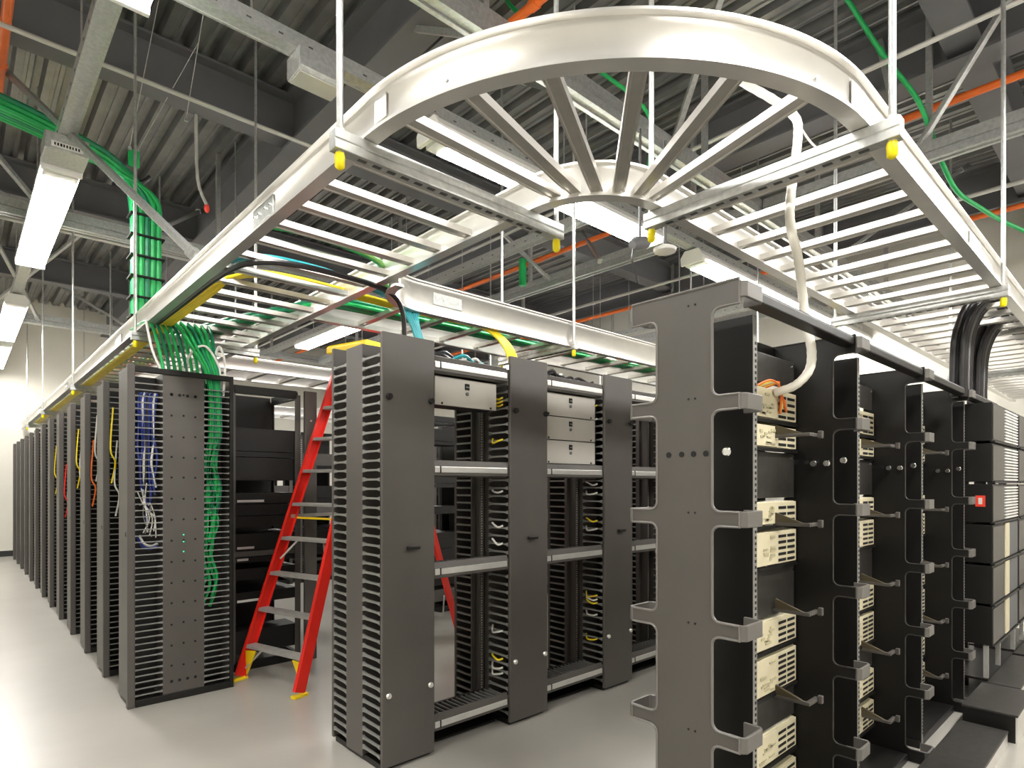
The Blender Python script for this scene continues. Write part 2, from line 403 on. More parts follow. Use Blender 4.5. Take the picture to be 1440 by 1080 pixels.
# ceiling speaker/detector and camera pod
t = thing('smoke_detector', 'round white detector hanging below the strip light', 'detector', at(935,350,4.2))
O('disc', MB().tube([(0,0,-0.03),(0,0,-0.02),(0,0,0.0),(0,0,0.015)], [0.05,0.075,0.08,0.05], 20).data('disc','cable_white',smooth=True), t)
O('stem', MB().tube([(0,0,0.015),(0,0,0.75)], 0.012, 8).data('stem','steel_grey',smooth=True), t)
t = thing('camera_pod', 'dark grey pod with a dangling black cable beside the white detector', 'device', at(900,345,4.15))
O('pod', MB().tube([(-0.09,0,-0.02),(-0.05,0,0),(0.05,0,0.03),(0.09,0,0.04)], [0.03,0.045,0.045,0.03], 12).data('pod','steel_grey',smooth=True), t)
O('stem', MB().tube([(0,0,0.04),(0,0,0.8)], 0.01, 8).data('stem','steel_grey',smooth=True), t)
O('dangling_cable', MB().tube(smooth_path([(-0.07,0,-0.03),(-0.09,0,-0.12),(-0.05,0,-0.2),(-0.02,0,-0.27)],4), 0.008, 6).data('dangling_cable','cable_black',smooth=True), t)
# thin suspension wires
def wire(p, q, label):
    o = thing('suspension_wire', label, 'wire')
    O('strand', MB().tube([p, q], 0.003, 5).data('strand','galv'), o); O('clip', MB().box(-0.012,0.012,-0.012,0.012,-0.03,0.0).data('clip','galv'), o, tuple(q))
wire((1.1, 5.0, 5.0), (1.05, 5.78, 4.17), 'thin wire holding the green cable bundle, leaning')
wire((1.45, 5.35, 4.99), (1.11, 5.80, 4.17), 'second thin wire holding the green cable bundle')
wire((1.25, 4.2, 4.99), at(262, 165, 4.6), 'thin wire dangling in front of the dark roof beam')

# ------------------------------------------------------------------ overhead ladder trays
ZB, ZT = 2.465, 2.595
RP = [(-0.026,ZB),(0.026,ZB),(0.026,ZB+0.010),(0.006,ZB+0.014),(0.006,ZT-0.034),(0.010,ZT-0.030),(0.010,ZT-0.010),(0.026,ZT-0.008),(0.026,ZT),(-0.026,ZT),(-0.026,ZT-0.008),(-0.010,ZT-0.010),(-0.010,ZT-0.030),(-0.006,ZT-0.034),(-0.006,ZB+0.014),(-0.026,ZB+0.010)]
def arc(c, r, a0, a1, n=28):
    return [(c[0]+r*math.cos(a0+(a1-a0)*k/n), c[1]+r*math.sin(a0+(a1-a0)*k/n)) for k in range(n+1)]
def rail(parent, path, label=None, name='side_rail'):
    return O(name, MB().sweep(path, RP).data(name, 'alu', smooth=True), parent, label=label)
def rung_mesh(L):
    # C channel opening downwards, running along local x from 0 to L
    h, w_, t_ = 0.027, 0.024, 0.004
    pr = [(-w_,0),(-w_+0.007,0),(-w_+0.009,t_),(w_-0.009,t_),(w_-0.007,0),(w_,0),(w_,h),(w_-t_,h),(w_-t_,t_+0.005),(-w_+t_,t_+0.005),(-w_+t_,h),(-w_,h)]
    return MB().prism(pr, 'x', 0, L).data('rung','rungmat')
def splice(parent, p, ax, out):
    # bolted splice plate on the outer face of a rail; ax: direction along the rail, out: outward normal
    a, o_ = Vector((*ax,0)), Vector((*out,0)); c = Vector((*p,(ZB+ZT)/2)) + o_*0.010
    pl = O('splice_plate', MB().bar(c-a*0.11, c+a*0.11, 0.006, 0.075).data('splice_plate','galv',bevel=0.002), parent)
    for k in (-0.085,-0.035,0.035,0.085):
        b = c + a*k + o_*0.006
        O('bolt', MB().tube([b-o_*0.004, b+o_*0.004], 0.005, 8).data('bolt','chrome'), pl)
XO, XI, YO, YI = 0.9515, 1.67, 0.6245, 1.343
BC = (2.0, 1.673)
# straight run along the aisle row
t = thing('ladder_tray', 'long aluminium ladder tray running along over the rack row', 'cable tray')
rail(t, [(XO,BC[1]),(XO,15.1)]); rail(t, [(XI,BC[1]),(XI,15.1)])
rm = rung_mesh(XI-XO-0.012)
k = 0; y = 1.86
while y < 15.0:
    O('rung', rm, t, (XO+0.006, y, ZB+0.020)); y += 0.2275
for y_ in (2.55, 5.6, 8.65, 11.7): splice(t, (XO,y_), (0,1), (-1,0))
# bend
t = thing('curved_ladder_tray', 'curved aluminium ladder tray corner with rungs fanned like spokes', 'cable tray')
rail(t, arc(BC, BC[0]-XO, PI, 1.5*PI, 48), name='outer_rail'); rail(t, arc(BC, BC[0]-XI, PI, 1.5*PI, 32), name='inner_rail')
for d0, d1 in ((7.0,17.0), (20.2,30.0), (33.6,44.0), (47.0,58.0), (62.5,72.5), (76.5,84.5)):
    a0, a1 = PI + math.radians(d0), PI + math.radians(d1); ro, ri = BC[0]-XO-0.006, BC[0]-XI+0.006
    po = Vector((BC[0]+ro*math.cos(a0), BC[1]+ro*math.sin(a0))); pi_ = Vector((BC[0]+ri*math.cos(a1), BC[1]+ri*math.sin(a1)))
    dv = po - pi_
    O('rung', rung_mesh(dv.length), t, (pi_.x, pi_.y, ZB+0.020), (0,0,math.atan2(dv.y, dv.x)))
for an in (PI*1.02, PI*1.48):
    ca, sa = math.cos(an), math.sin(an); rr0 = BC[0]-XO+0.012
    b = Vector((BC[0]+rr0*ca, BC[1]+rr0*sa, (ZB+ZT)/2))
    O('seam_plate', MB().bar(b+Vector((sa,-ca,0))*0.03, b-Vector((sa,-ca,0))*0.03, 0.003, 0.07).data('seam_plate','alu'), t)
for an in (PI*1.10, PI*1.42):
    ca, sa = math.cos(an), math.sin(an); rr0 = BC[0]-XO+0.006
    b = Vector((BC[0]+rr0*ca, BC[1]+rr0*sa, ZB+0.045)); o_ = Vector((ca,sa,0))
    O('bolt', MB().tube([b-o_*0.003, b+o_*0.006], 0.006, 8).data('bolt','galv'), t)
# straight run to the right
t = thing('ladder_tray', 'aluminium ladder tray running above the open frames toward the beige wall', 'cable tray')
rail(t, [(BC[0],YO),(10.1,YO)]); rail(t, [(BC[0],YI),(10.1,YI)])
ry = rung_mesh(YI-YO-0.012); xx = 2.21
while xx < 10.0:
    O('rung', ry, t, (xx, YO+0.006, ZB+0.020), (0,0,PI/2)); xx += 0.2275
for x_ in (3.55, 6.6, 9.0): splice(t, (x_,YO), (1,0), (0,-1))
O('wide_rung', MB().box(2.075, 2.165, YO+0.006, YI-0.006, ZB+0.004, ZB+0.016).data('wide_rung','galv',bevel=0.002), t)
# branch tray over the middle row with a curved near corner
t = thing('branch_tray', 'branching aluminium ladder tray with curved corner above the middle racks', 'cable tray')
near = arc((2.035,2.70), 0.34, PI, PI/2, 18) + [(10.1,3.04)]
RPB = [(o_, z_ + (0.02 if z_ > (ZB+ZT)/2 else -0.04)) for o_, z_ in RP]
O('side_rail', MB().sweep(near, RPB).data('side_rail','alu',smooth=True), t); rail(t, [(1.70,3.76),(10.1,3.76)])
xx = 2.05
while xx < 10.0:
    O('rung', ry, t, (xx, 3.046, ZB+0.020), (0,0,PI/2)); xx += 0.34
for x_ in (2.25, 5.3): splice(t, (x_,3.04), (1,0), (0,-1))
# distant trays
def far_tray(p, q, label, dz=0.0, step=0.34):
    t = thing('ladder_tray', label, 'cable tray', (0,0,dz))
    p, q = Vector(p), Vector(q); d = (q-p).normalized(); nrm = Vector((-d.y, d.x)); L = (q-p).length
    rail(t, [tuple(p), tuple(q)]); rail(t, [tuple(p+nrm*0.6), tuple(q+nrm*0.6)])
    rr = rung_mesh(0.588); k = 0.2; an = math.atan2(nrm.y, nrm.x)
    while k < L:
        c = p + d*k + nrm*0.006; O('rung', rr, t, (c.x, c.y, ZB+0.02), (0,0,an)); k += step
    for k in range(int(L/3)+1):
        c = p + d*(0.4+k*3.0)
        for e in (c, c+nrm*0.6):
            O('hanger_rod', MB().tube([(e.x,e.y,ZT),(e.x,e.y,4.98-dz)], 0.008, 6).data('hanger_rod','galv'), t)
far_tray((1.75, 6.0), (10.1, 6.0), 'ladder tray crossing over the far racks behind the ladder', 0.02)
far_tray((1.75, 9.4), (10.1, 9.4), 'ladder tray crossing far behind near the middle of the room', 0.02)
far_tray((4.9, 6.65), (4.9, 9.35), 'short ladder tray link between two far crossing trays', 0.02)
far_tray((2.75, 9.98), (2.75, 15.1), 'ladder tray running to the end wall behind the rack row', 0.02)
far_tray((7.4, 3.82), (7.4, 5.9), 'ladder tray link near the beige wall', 0.02)

# trapeze supports: slotted strut bar + two rods with yellow end caps
capm = MB().tube([(0,0,-0.052),(0,0,-0.045),(0,0,-0.012),(0,0,0.0)], [0.008,0.015,0.016,0.012], 10).data('end_cap','cap_yellow',smooth=True)
nutm = MB().tube([(0,0,-0.006),(0,0,0.006)], 0.014, 6).data('nut','galv')
def trapeze(p, q, label):
    t = thing('trapeze_support', label, 'support bar')
    p, q = Vector(p), Vector(q); d = (q-p).normalized(); z0 = ZB-0.062
    pr = [(-0.021,z0),(-0.021,z0+0.026),(-0.018,z0+0.029),(-0.021,z0+0.032),(-0.021,z0+0.0605),(0.021,z0+0.0605),(0.021,z0+0.032),(0.018,z0+0.029),(0.021,z0+0.026),(0.021,z0)]
    O('strut_bar', MB().sweep([tuple(p),tuple(q)], pr).data('strut_bar','galv',bevel=0.003), t)
    sl = MB(); k = 0.10; L = (q-p).length
    while k < L-0.1:
        c = p + d*k
        sl.bar((c.x-d.x*0.014,c.y-d.y*0.014,z0-0.0008),(c.x+d.x*0.014,c.y+d.y*0.014,z0-0.0008),0.014,0.002); k += 0.052
    O('slots', sl.data('slots','slotmat'), t, kind='stuff')
    for e in (p+d*0.025, q-d*0.025):
        rod = O('threaded_rod', MB().tube([(0,0,0),(0,0,4.98-z0)], 0.0105, 8).data('threaded_rod','galv',smooth=True), t, (e.x,e.y,z0))
        O('end_cap', capm, t, (e.x,e.y,z0)); O('nut', nutm, t, (e.x,e.y,z0+0.067)); O('nut', nutm, t, (e.x,e.y,z0-0.004))
trapeze((XO-0.12,1.70),(XI+0.17,1.70), 'slotted support bar with yellow caps where the aisle tray meets the curve')
trapeze((2.02,YO-0.105),(2.02,YI+0.06), 'slotted support bar with yellow caps where the curve meets the straight tray')
trapeze((XO-0.055,4.89),(XI+0.10,4.89), 'support bar with yellow caps just over the first rack with green cables')
trapeze((XO-0.055,7.95),(XI+0.10,7.95), 'support bar with yellow caps under the aisle tray, third along')
trapeze((XO-0.055,11.0),(XI+0.10,11.0), 'far support bar under the aisle tray')
trapeze((XO-0.055,13.6),(XI+0.10,13.6), 'farthest support bar under the aisle tray near the end wall')
trapeze((4.15,YO-0.055),(4.15,YI+0.12), 'support bar with yellow caps in front of the black cable loops')
trapeze((7.2,YO-0.055),(7.2,YI+0.12), 'support bar past the black cable loops')
trapeze((3.4,2.98),(3.4,3.84), 'support bar under the branch tray over the middle racks')
trapeze((6.4,2.98),(6.4,3.84), 'support bar under the far half of the branch tray')

# ------------------------------------------------------------------ vertical cable managers
H = 2.134
def finger_mesh(L, x_thick=0.012, zt=0.011):
    # runs along local y 0..L; root (flared) at y=L, tip with a small hook at y=0
    z = zt/2
    pr = [(0,-z*2.0),(0.014,-z*1.2),(0.03,-z*0.8),(L-0.03,-z),(L-0.01,-z*1.5),(L,-z*2.2),(L,z*2.2),(L-0.01,z*1.5),(L-0.03,z),(0.03,z*0.8),(0.014,z*1.2),(0,z*2.0)]
    return MB().prism(pr, 'x', 0, x_thick).data('finger','finger')
knobm = MB().tube([(0,0.0,0),(0,-0.006,0),(0,-0.010,0),(0,-0.018,0)], [0.010,0.010,0.015,0.011], 12).data('cover_knob','silver',smooth=True)
knobd = MB().tube([(0,0.0,0),(0,-0.006,0),(0,-0.012,0),(0,-0.026,0)], [0.010,0.010,0.017,0.014], 12).data('cover_knob','black',smooth=True)
def manager(name, label, loc, rz, W, D, c0, c1, detail, holes=None, group=None, pitch=0.0465, thick=0.011, knobs=True, hgt=H, fullback=True):
    """detail: set of ('l'|'r','f'|'b') finger columns built finger by finger"""
    t = thing(name, label, 'cable manager', loc, rz, group)
    O('front_cover', MB().box(0, W, 0, 0.022, 0.02, hgt).data('front_cover','graphite',bevel=0.004), t)
    if fullback: O('rear_cover', MB().box(0, W, D-0.022, D, 0.02, hgt).data('rear_cover','graphite',bevel=0.004), t)
    ch = O('channel', MB().box(0, 0.004, c0, c1, 0.02, hgt-0.03).box(W-0.004, W, c0, c1, 0.02, hgt-0.03).box(0.004, W-0.004, c0, c0+0.006, 0.02, hgt-0.03).box(0.004, W-0.004, c1-0.006, c1, 0.02, hgt-0.03).data('channel','graphite'), t)
    O('shade_sheet', MB().box(W/2-0.003, W/2+0.003, 0.03, D-0.03, 0.05, hgt-0.04).data('shade_sheet','black'), t)  # added black sheet standing in for the shade behind the fingers
    O('base_plate', MB().box(0.01, W-0.01, 0.03, D-0.03, 0.0, 0.03).data('base_plate','black'), t)
    n = int((hgt-0.10)/pitch)
    for side in 'lr':
        xx_ = 0.0 if side == 'l' else W-0.012
        for fb in 'fb':
            L = (c0-0.026) if fb == 'f' else (D-0.026-c1)
            fmh = finger_mesh(L, zt=thick)
            if (side, fb) in detail:
                for k in range(n):
                    z = 0.07 + k*pitch
                    if fb == 'f': O('finger', fmh, t, (xx_, 0.026, z))
                    else: O('finger', fmh, t, (xx_+0.012, D-0.026, z), (0,0,PI))
            else:
                mb = MB()
                for k in range(n):
                    z = 0.07 + k*pitch
                    y0_, y1_ = (0.026, c0) if fb == 'f' else (c1, D-0.026)
                    mb.box(xx_, xx_+0.012, y0_, y1_, z-thick/2, z+thick/2)
                O('finger_strip', mb.data('finger_strip','finger'), t, kind='stuff')
    if knobs:
        for kx, kz, km in ((0.03,1.82,knobd),(W-0.03,1.82,knobd),(0.03,0.37,knobm),(W-0.03,0.37,knobm)):
            O('cover_knob', km, t, (kx, 0, kz))
        hd = O('turn_handle', MB().box(W*0.42, W*0.42+0.075, -0.026, -0.014, 1.07, 1.085).box(W*0.42+0.008, W*0.42+0.026, -0.016, 0.0, 1.068, 1.087).data('turn_handle','black',bevel=0.003), t)
    return t

# middle row: covers face the camera-left aisle (-Y)
MX = [1.508, 2.345, 3.205, 4.06, 4.91]; MY = 2.555; MW, MD = 0.305, 0.535
MLAB = ['cable manager at the near end of the middle row with two columns of finger slots', 'cable manager between the one-box bay and the three-box bay', 'cable manager right of the three stacked grey boxes', 'cable manager mostly hidden behind the grey end frame', 'hidden cable manager farthest along the middle row']
for i, x_ in enumerate(MX):
    det = {('l','f'),('l','b')} if i == 0 else ({('l','f'),('r','b')} if i < 3 else set())
    manager('cable_manager', MLAB[i], (x_, MY, 0), 0, MW, MD, 0.195, 0.365, det, group='cable managers of the middle row')

# two-post racks between them
def two_post(label, x0, x1, y0, loc=(0,0,0), rz=0.0, name='equipment_rack', group=None, hgt=H-0.03, depth=0.085, marks=True):
    t = thing(name, label, 'rack', loc, rz, group)
    for s_, xa in (('l', x0), ('r', x1)):
        d_ = 1 if s_ == 'l' else -1
        xs = sorted((xa, xa+d_*0.032)); xi = sorted((xa, xa+d_*0.005))
        mb = MB().box(xi[0], xi[1], y0, y0+depth, 0.03, hgt).box(xs[0], xs[1], y0, y0+0.004, 0.03, hgt).box(xs[0], xs[1], y0+depth-0.004, y0+depth, 0.03, hgt)
        up = O('upright', mb.data('upright','graphite'), t)
        if marks:
            hm = MB(); z = 0.12; xc = xa + d_*0.020
            while z < hgt-0.08:
                for dz in (0, 0.0159, 0.0318): hm.box(xc-0.003, xc+0.003, y0-0.001, y0, z+dz-0.003, z+dz+0.003)
                z += 0.0445
            O('rack_holes', hm.data('rack_holes','silver'), up, kind='stuff')
    O('top_bar', MB().box(x0, x1, y0-0.005, y0+0.045, hgt-0.05, hgt).data('top_bar','black',bevel=0.003), t)
    O('top_bar', MB().box(x0, x1, y0+depth-0.04, y0+depth+0.005, hgt-0.05, hgt).data('top_bar','black',bevel=0.003), t)
    O('base_angle', MB().box(x0, x1, y0-0.10, y0+0.0, 0.0, 0.012).box(x0, x1, y0-0.012, y0, 0.012, 0.10).data('base_angle','black'), t)
    O('base_angle', MB().box(x0, x1, y0+depth, y0+depth+0.10, 0.0, 0.012).box(x0, x1, y0+depth, y0+depth+0.012, 0.012, 0.10).data('base_angle','black'), t)
    return t
BAYL = ['two-post rack holding one grey box and slatted cable troughs', 'two-post rack holding three stacked grey boxes', 'two-post rack hidden behind the grey end frame', 'last hidden two-post rack of the middle row']
bays = [(MX[i]+MW+0.006, MX[i+1]-0.006) for i in range(4)]
for i, (a, b) in enumerate(bays):
    two_post(BAYL[i], a+0.003, b-0.003, MY+0.225, group='racks of the middle row')

# cable troughs with a bright front strip
def trough(label, x0, x1, y0, z, depth=0.22, top=False):
    t = thing('cable_trough', label, 'cable trough', (x0, y0, z), 0, 'cable troughs of the middle row'); W = x1-x0
    O('front_lip', MB().prism([(0,-0.036),(0.03,-0.045),(0.034,0.04),(0.012,0.045),(0,0.012)], 'x', 0, W).data('front_lip','graphite',bevel=0.003), t)
    O('bright_strip', MB().prism([(-0.004,-0.020),(0.004,-0.022),(0.004,0.014),(-0.004,0.010)], 'x', 0.004, W-0.012).data('bright_strip','silver',bevel=0.002), t)
    O('hinge_clip', MB().box(0.035,0.042,-0.006,0.0,-0.022,0.014).data('hinge_clip','black'), t)
    O('back_bar', MB().box(0.006, W-0.006, depth-0.02, depth, -0.03, 0.02).data('back_bar','black'), t)
    n = 15; sm = MB().box(-0.004, 0.004, 0.034, depth-0.02, 0.012, 0.022).data('slat','finger')
    for k in range(n): O('slat', sm, t, (W*(k+0.5)/n, 0, 0))
    O('pan', MB().box(0.006, W-0.006, 0.034, depth-0.02, -0.040, -0.034).data('pan','black'), t)
    return t
TZ = [('top', 2.022), ('upper', 1.477), ('lower', 0.944), ('bottom', 0.15)]
BN = ['one-box bay', 'three-box bay', 'bay behind the grey end frame', 'last bay']
for i, (a, b) in enumerate(bays[:3]):
    for nm, z in TZ:
        trough('%s cable trough with silver strip in the %s' % (nm, BN[i]), a, b, MY+0.012, z)

# grey fibre boxes
def fibre_box(label, x0, x1, z0, z1, y0):
    t = thing('fibre_enclosure', label, 'enclosure', (x0, y0, z0), 0, 'grey boxes in the middle racks'); W = x1-x0; h = z1-z0
    O('case', MB().box(0.004, W-0.004, 0.012, 0.15, 0.004, h-0.004).data('case','black'), t)
    O('door', MB().box(0, W, 0, 0.012, 0.002, h-0.002).data('door','encl',bevel=0.003), t)
    lt = O('latch', MB().box(W/2-0.016, W/2+0.016, -0.005, 0, h*0.62, h*0.84).data('latch','hole',bevel=0.003), t)
    O('thumb_tab', MB().box(W/2-0.010, W/2+0.010, -0.008, -0.005, h*0.70, h*0.74).data('thumb_tab','finger'), lt)
    O('lock', MB().disc((W/2, -0.003, h*0.48), 'y', 0.010, 0.006, 14).data('lock','steel_grey',smooth=True), t)
    sc = MB().disc((0,-0.002,0), 'y', 0.006, 0.004, 8).data('screw','black')
    for sx in (0.045, W-0.045): O('screw', sc, t, (sx, 0, 0.012))
    return t
a, b = bays[0]
fibre_box('single light grey box with black latch under the top trough of the first bay', a+0.035, b-0.055, 1.815, 1.972, MY+0.055)
a, b = bays[1]
for k, (z0, z1) in enumerate(((1.826,1.974),(1.676,1.824),(1.524,1.674))):
    fibre_box(['top', 'middle', 'bottom'][k] + ' one of the three stacked light grey boxes', a+0.015, b-0.03, z0, z1, MY+0.055)

# ------------------------------------------------------------------ long aisle row: managers face -X, depth runs +X
LX, LP, LY = 0.79, 0.84, 4.36
LW, LD = 0.33, 0.615
for i in range(13):
    y_ = LY + i*LP + LW
    det = {('r','f'),('r','b')} if i == 0 else set()
    t = manager('cable_manager', ('nearest cable manager of the long row, green cables inside its rear fingers' if i == 0 else '%s cable manager along the long aisle row' % ORD[i]), (LX, y_, 0), -PI/2, LW, LD, 0.185, 0.43, det, group='cable managers of the long aisle row', pitch=0.040, thick=0.007, knobs=False)
    O('cover_latch', MB().disc((LW*0.8, -0.004, 1.08), 'y', 0.014, 0.012, 10).data('cover_latch','black'), t)
    O('front_trim', MB().box(LW-0.03, LW+0.012, -0.012, 0.03, 0.0, H+0.01).data('front_trim','graphite',bevel=0.006), t)
    O('rear_trim', MB().box(LW-0.02, LW+0.012, LD-0.025, LD, 0.0, H).data('rear_trim','black',bevel=0.004), t)
    O('top_rail', MB().box(LW-0.02, LW+0.010, 0.03, LD-0.025, H-0.035, H).data('top_rail','black',bevel=0.004), t)
    O('bottom_rail', MB().box(LW-0.02, LW+0.010, 0.03, LD-0.025, 0.0, 0.045).data('bottom_rail','black',bevel=0.004), t)
    if i == 0:
        hm = MB()
        for r_ in range(14):
            z = 0.22 + r_*0.135
            for c_ in range(3): hm.disc((LW+0.0006, 0.235+c_*0.07, z+R.uniform(-0.004,0.004)), 'x', 0.007, 0.002, 8)
        for z in (0.12, 1.975):
            for c_ in range(4): hm.disc((LW+0.0006, 0.235+c_*0.047, z), 'x', 0.010, 0.002, 8)
        O('knockout_holes', hm.data('knockout_holes','hole'), t, kind='stuff')
        for z in (1.065, 1.02, 0.955):
            O('led', MB().disc((LW+0.001, 0.305, z), 'x', 0.005, 0.002, 8).data('led','led_green'), t)
    if i < 12:
        tt = two_post('two-post rack with dark panels after the %s manager of the long row' % ORD[i], -LP+LW+0.006, -0.006, 0.225, (LX, y_, 0), -PI/2, group='racks of the long aisle row', marks=False)
        # dark patch panels in it
        z = 0.3
        k = 0
        W0, W1 = -LP+LW+0.012, -0.012
        while z < 1.95:
            hh = R.choice((0.044, 0.088, 0.088, 0.132))
            O('patch_panel', MB().box(W0, W1, 0.205, 0.224, z, z+hh-0.004).data('patch_panel', R.choice(('black','black','graphite'))), tt)
            z += hh + R.choice((0, 0, 0.05, 0.13))

def bundle(name, label, paths, r, m, ties=None, cat='cable bundle', n=7, sm=5, group=None):
    t = thing(name, label, cat, group=group)
    for k, p in enumerate(paths):
        mm = m[k % len(m)] if isinstance(m, (list, tuple)) else m
        O('cable', MB().tube(smooth_path(p, sm), r, n).data('cable', mm, smooth=True), t)
    for c, ax, w_, h_ in (ties or []):
        o = MB(); o.box(-w_/2, w_/2, -h_/2, h_/2, -0.008, 0.008)
        O('tie', o.data('tie','hole', bevel=0.004), t, c, ax)
    return t
def spread_paths(ctrl, offs):
    return [[Vector(p) + Vector(o) for p in ctrl] for o in offs]
# green cables inside the first manager's rear fingers and up into the tray
gc = []
for k in range(12):
    dx = 1.245 + 0.014*(k % 6) + R.uniform(-0.003,0.003); yy = LY + 0.03 + 0.022*(k//6)
    zb = R.uniform(0.55, 0.75) if k % 3 == 0 else R.uniform(1.0, 1.25)
    pts = [(dx - 0.02 + R.uniform(-0.01,0.02), yy, zb), (dx + 0.02, yy, zb+0.14), (dx - 0.02, yy, zb+0.30), (dx + 0.0, yy, zb+0.45), (dx + 0.02, yy, 1.75), (dx + 0.01, yy, 2.1)]
    pts += [(dx - 0.06 + 0.01*(k % 6), yy+0.03, 2.28), (dx - 0.16 + 0.03*(k % 6), yy+0.18, 2.50), (dx - 0.2 + 0.03*(k % 6), yy+0.6, 2.53)]
    gc.append(pts)
bundle('green_cable_bundle', 'green cables dropping from the tray into the rear fingers of the nearest manager', gc, 0.010, ['cable_green','cable_green','cable_green_dark'])
gc2 = []
for k in range(9):
    x_ = 1.0 + 0.035*k
    gc2.append([(x_, LY+0.10, 1.95), (x_, LY+0.10, 2.12), (x_-0.02, LY+0.12, 2.28), (x_-0.05, LY+0.25, 2.48), (x_-0.05, LY+0.8, 2.53)])
bundle('green_cable_bundle', 'fan of green cables between the tray and the top of the nearest manager', gc2, 0.011, ['cable_green','cable_green_dark','cable_green'])
wc = [[(1.33, LY+0.03, 2.05), (1.32, LY+0.03, 2.2), (1.24, LY+0.05, 2.33), (1.16, LY+0.1, 2.27), (1.12, LY+0.1, 2.12)], [(1.35, LY+0.03, 2.0), (1.36, LY+0.03, 2.22), (1.33, LY+0.05, 2.34), (1.30, LY+0.06, 2.24), (1.29, LY+0.06, 2.1)], [(0.98, LY+0.02, 2.1), (0.92, LY+0.02, 2.25), (0.9, LY+0.1, 2.45)]]
bundle('white_cable_loops', 'white cable loops rising out of the nearest manager top', wc, 0.008, 'cable_white')
bc = []
for k in range(9):
    dx = 0.845 + 0.012*k; zb = R.uniform(1.15, 1.5)
    bc.append([(dx+R.uniform(-0.01,0.02), LY+0.03+0.01*(k%3), zb), (dx+R.uniform(-0.012,0.012), LY+0.04, zb+0.15), (dx+R.uniform(-0.012,0.012), LY+0.05, zb+0.3), (dx, LY+0.04, 1.9), (dx+0.02, LY+0.08, 1.98)])
bundle('patch_cord_bundle', 'blue and white patch cords behind the front fingers of the nearest manager', bc, 0.007, ['cable_blue','cable_blue','cable_white','cable_blue','cable_black'])
bundle('patch_cord_loop', 'blue patch cord loop resting low in the nearest manager front fingers', [[(0.84,LY+0.03,1.06),(0.87,LY+0.03,1.00),(0.91,LY+0.03,0.985),(0.95,LY+0.03,1.00)],[(0.85,LY+0.04,1.07),(0.88,LY+0.04,1.015),(0.92,LY+0.04,1.0),(0.955,LY+0.04,1.015)]], 0.008, ['cable_blue','cable_white'])
wl = []
for k in range(7):
    wl.append([(0.84+0.01*k, LY+0.03, 1.35+R.uniform(-0.1,0.1)), (0.88+R.uniform(-0.02,0.03), LY+0.02, 1.27), (0.90+R.uniform(-0.03,0.04), LY+0.025, 1.18), (0.87+0.012*k, LY+0.03, 1.08+R.uniform(-0.03,0.03))])
bundle('thin_patch_cords', 'tangle of thin white cords above the blue loop', wl, 0.0035, ['cable_white','finger','cable_white'], n=5)
# coloured cords on the next managers of the row
cols = ['cable_yellow','cable_yellow','orange','cable_yellow','red','cable_yellow']
for i in range(1, 6):
    yb = LY + i*LP - 0.02
    ps = []
    for k in range(5):
        xa = 0.83 + 0.025*k; z0 = R.uniform(1.2, 1.7)
        ps.append([(xa, yb+0.01, z0-0.25), (xa+0.02, yb-0.012, z0-0.1), (xa-0.01, yb-0.012, z0), (xa+0.01, yb+0.01, z0+0.3)])
    bundle('patch_cord_bundle', 'coloured patch cords on the side of the %s manager of the long row' % ORD[i], ps, 0.006, [cols[i], 'cable_white', 'cable_black', cols[i]], n=5)

# big green drop from above into the aisle tray
offs = [(0.042*(k % 5)-0.084, 0.046*(k//5)-0.046, 0.0) for k in range(15)]
gp = []
for ox, oy, _ in offs:
    gp.append([(-0.9, 5.60+ox, 4.20+oy*0.8), (0.22, 5.70+ox, 4.12+oy*0.8), (0.68, 5.76+ox*0.8, 4.05+oy*0.8), (0.98, 5.79+oy*0.3, 3.97+oy), (1.15+ox, 5.8+oy, 3.78), (1.17+ox, 5.8+oy, 3.5), (1.17+ox, 5.8+oy, 3.0), (1.17+ox, 5.8+oy, 2.64), (1.2+ox, 6.0+oy, 2.54)])
ties = [((1.17,5.8,z), (0,0,0), 0.25, 0.17) for z in (3.62,3.45,3.28,3.11,2.94,2.78)]
bundle('green_cable_bundle', 'thick green cable bundle hanging from above down into the aisle tray', gp, 0.023, ['cable_green','cable_green','cable_green_dark','cable_green'], ties)
t = thing('bundle_hanger', 'green strap and saddle carrying the thick green bundle', 'hanger', (1.08, 5.79, 4.0))
O('saddle', MB().tube(smooth_path([(-0.12,0,-0.02),(-0.05,0,-0.09),(0.05,0,-0.09),(0.12,0,-0.02)],4), 0.016, 8).data('saddle','cable_black',smooth=True), t)
O('strap', MB().box(-0.04,0.04,-0.01,0.01,0.02,0.16).data('strap','cable_green'), t)

# ------------------------------------------------------------------ cables lying in the trays
ZR = ZB + 0.06
yl = []
for k in range(5):
    yl.append([(3.4, 3.25+0.02*k, ZR+0.012*(k%2)), (2.2, 3.28+0.02*k, ZR), (1.35, 3.25+0.022*k, ZR+0.01), (1.12, 3.40+0.02*k, ZR), (1.025+0.012*k, 3.75, ZB+0.012), (1.02+0.014*k, 6.0, ZB+0.012), (1.02+0.014*k, 9.0, ZB+0.012), (1.02+0.014*k, 13.5, ZB+0.012)])
bundle('yellow_cable_bundle', 'yellow cables along the outer rail of the aisle tray curving into the branch tray', yl, 0.010, 'cable_yellow')
yl2 = [[(2.5, 3.22+0.02*k, ZR+0.02), (5.0, 3.24+0.02*k, ZR), (8.0, 3.2+0.02*k, ZR)] for k in range(5)]
bundle('yellow_cable_bundle', 'yellow cables lying in the branch tray', yl2, 0.011, 'cable_yellow')
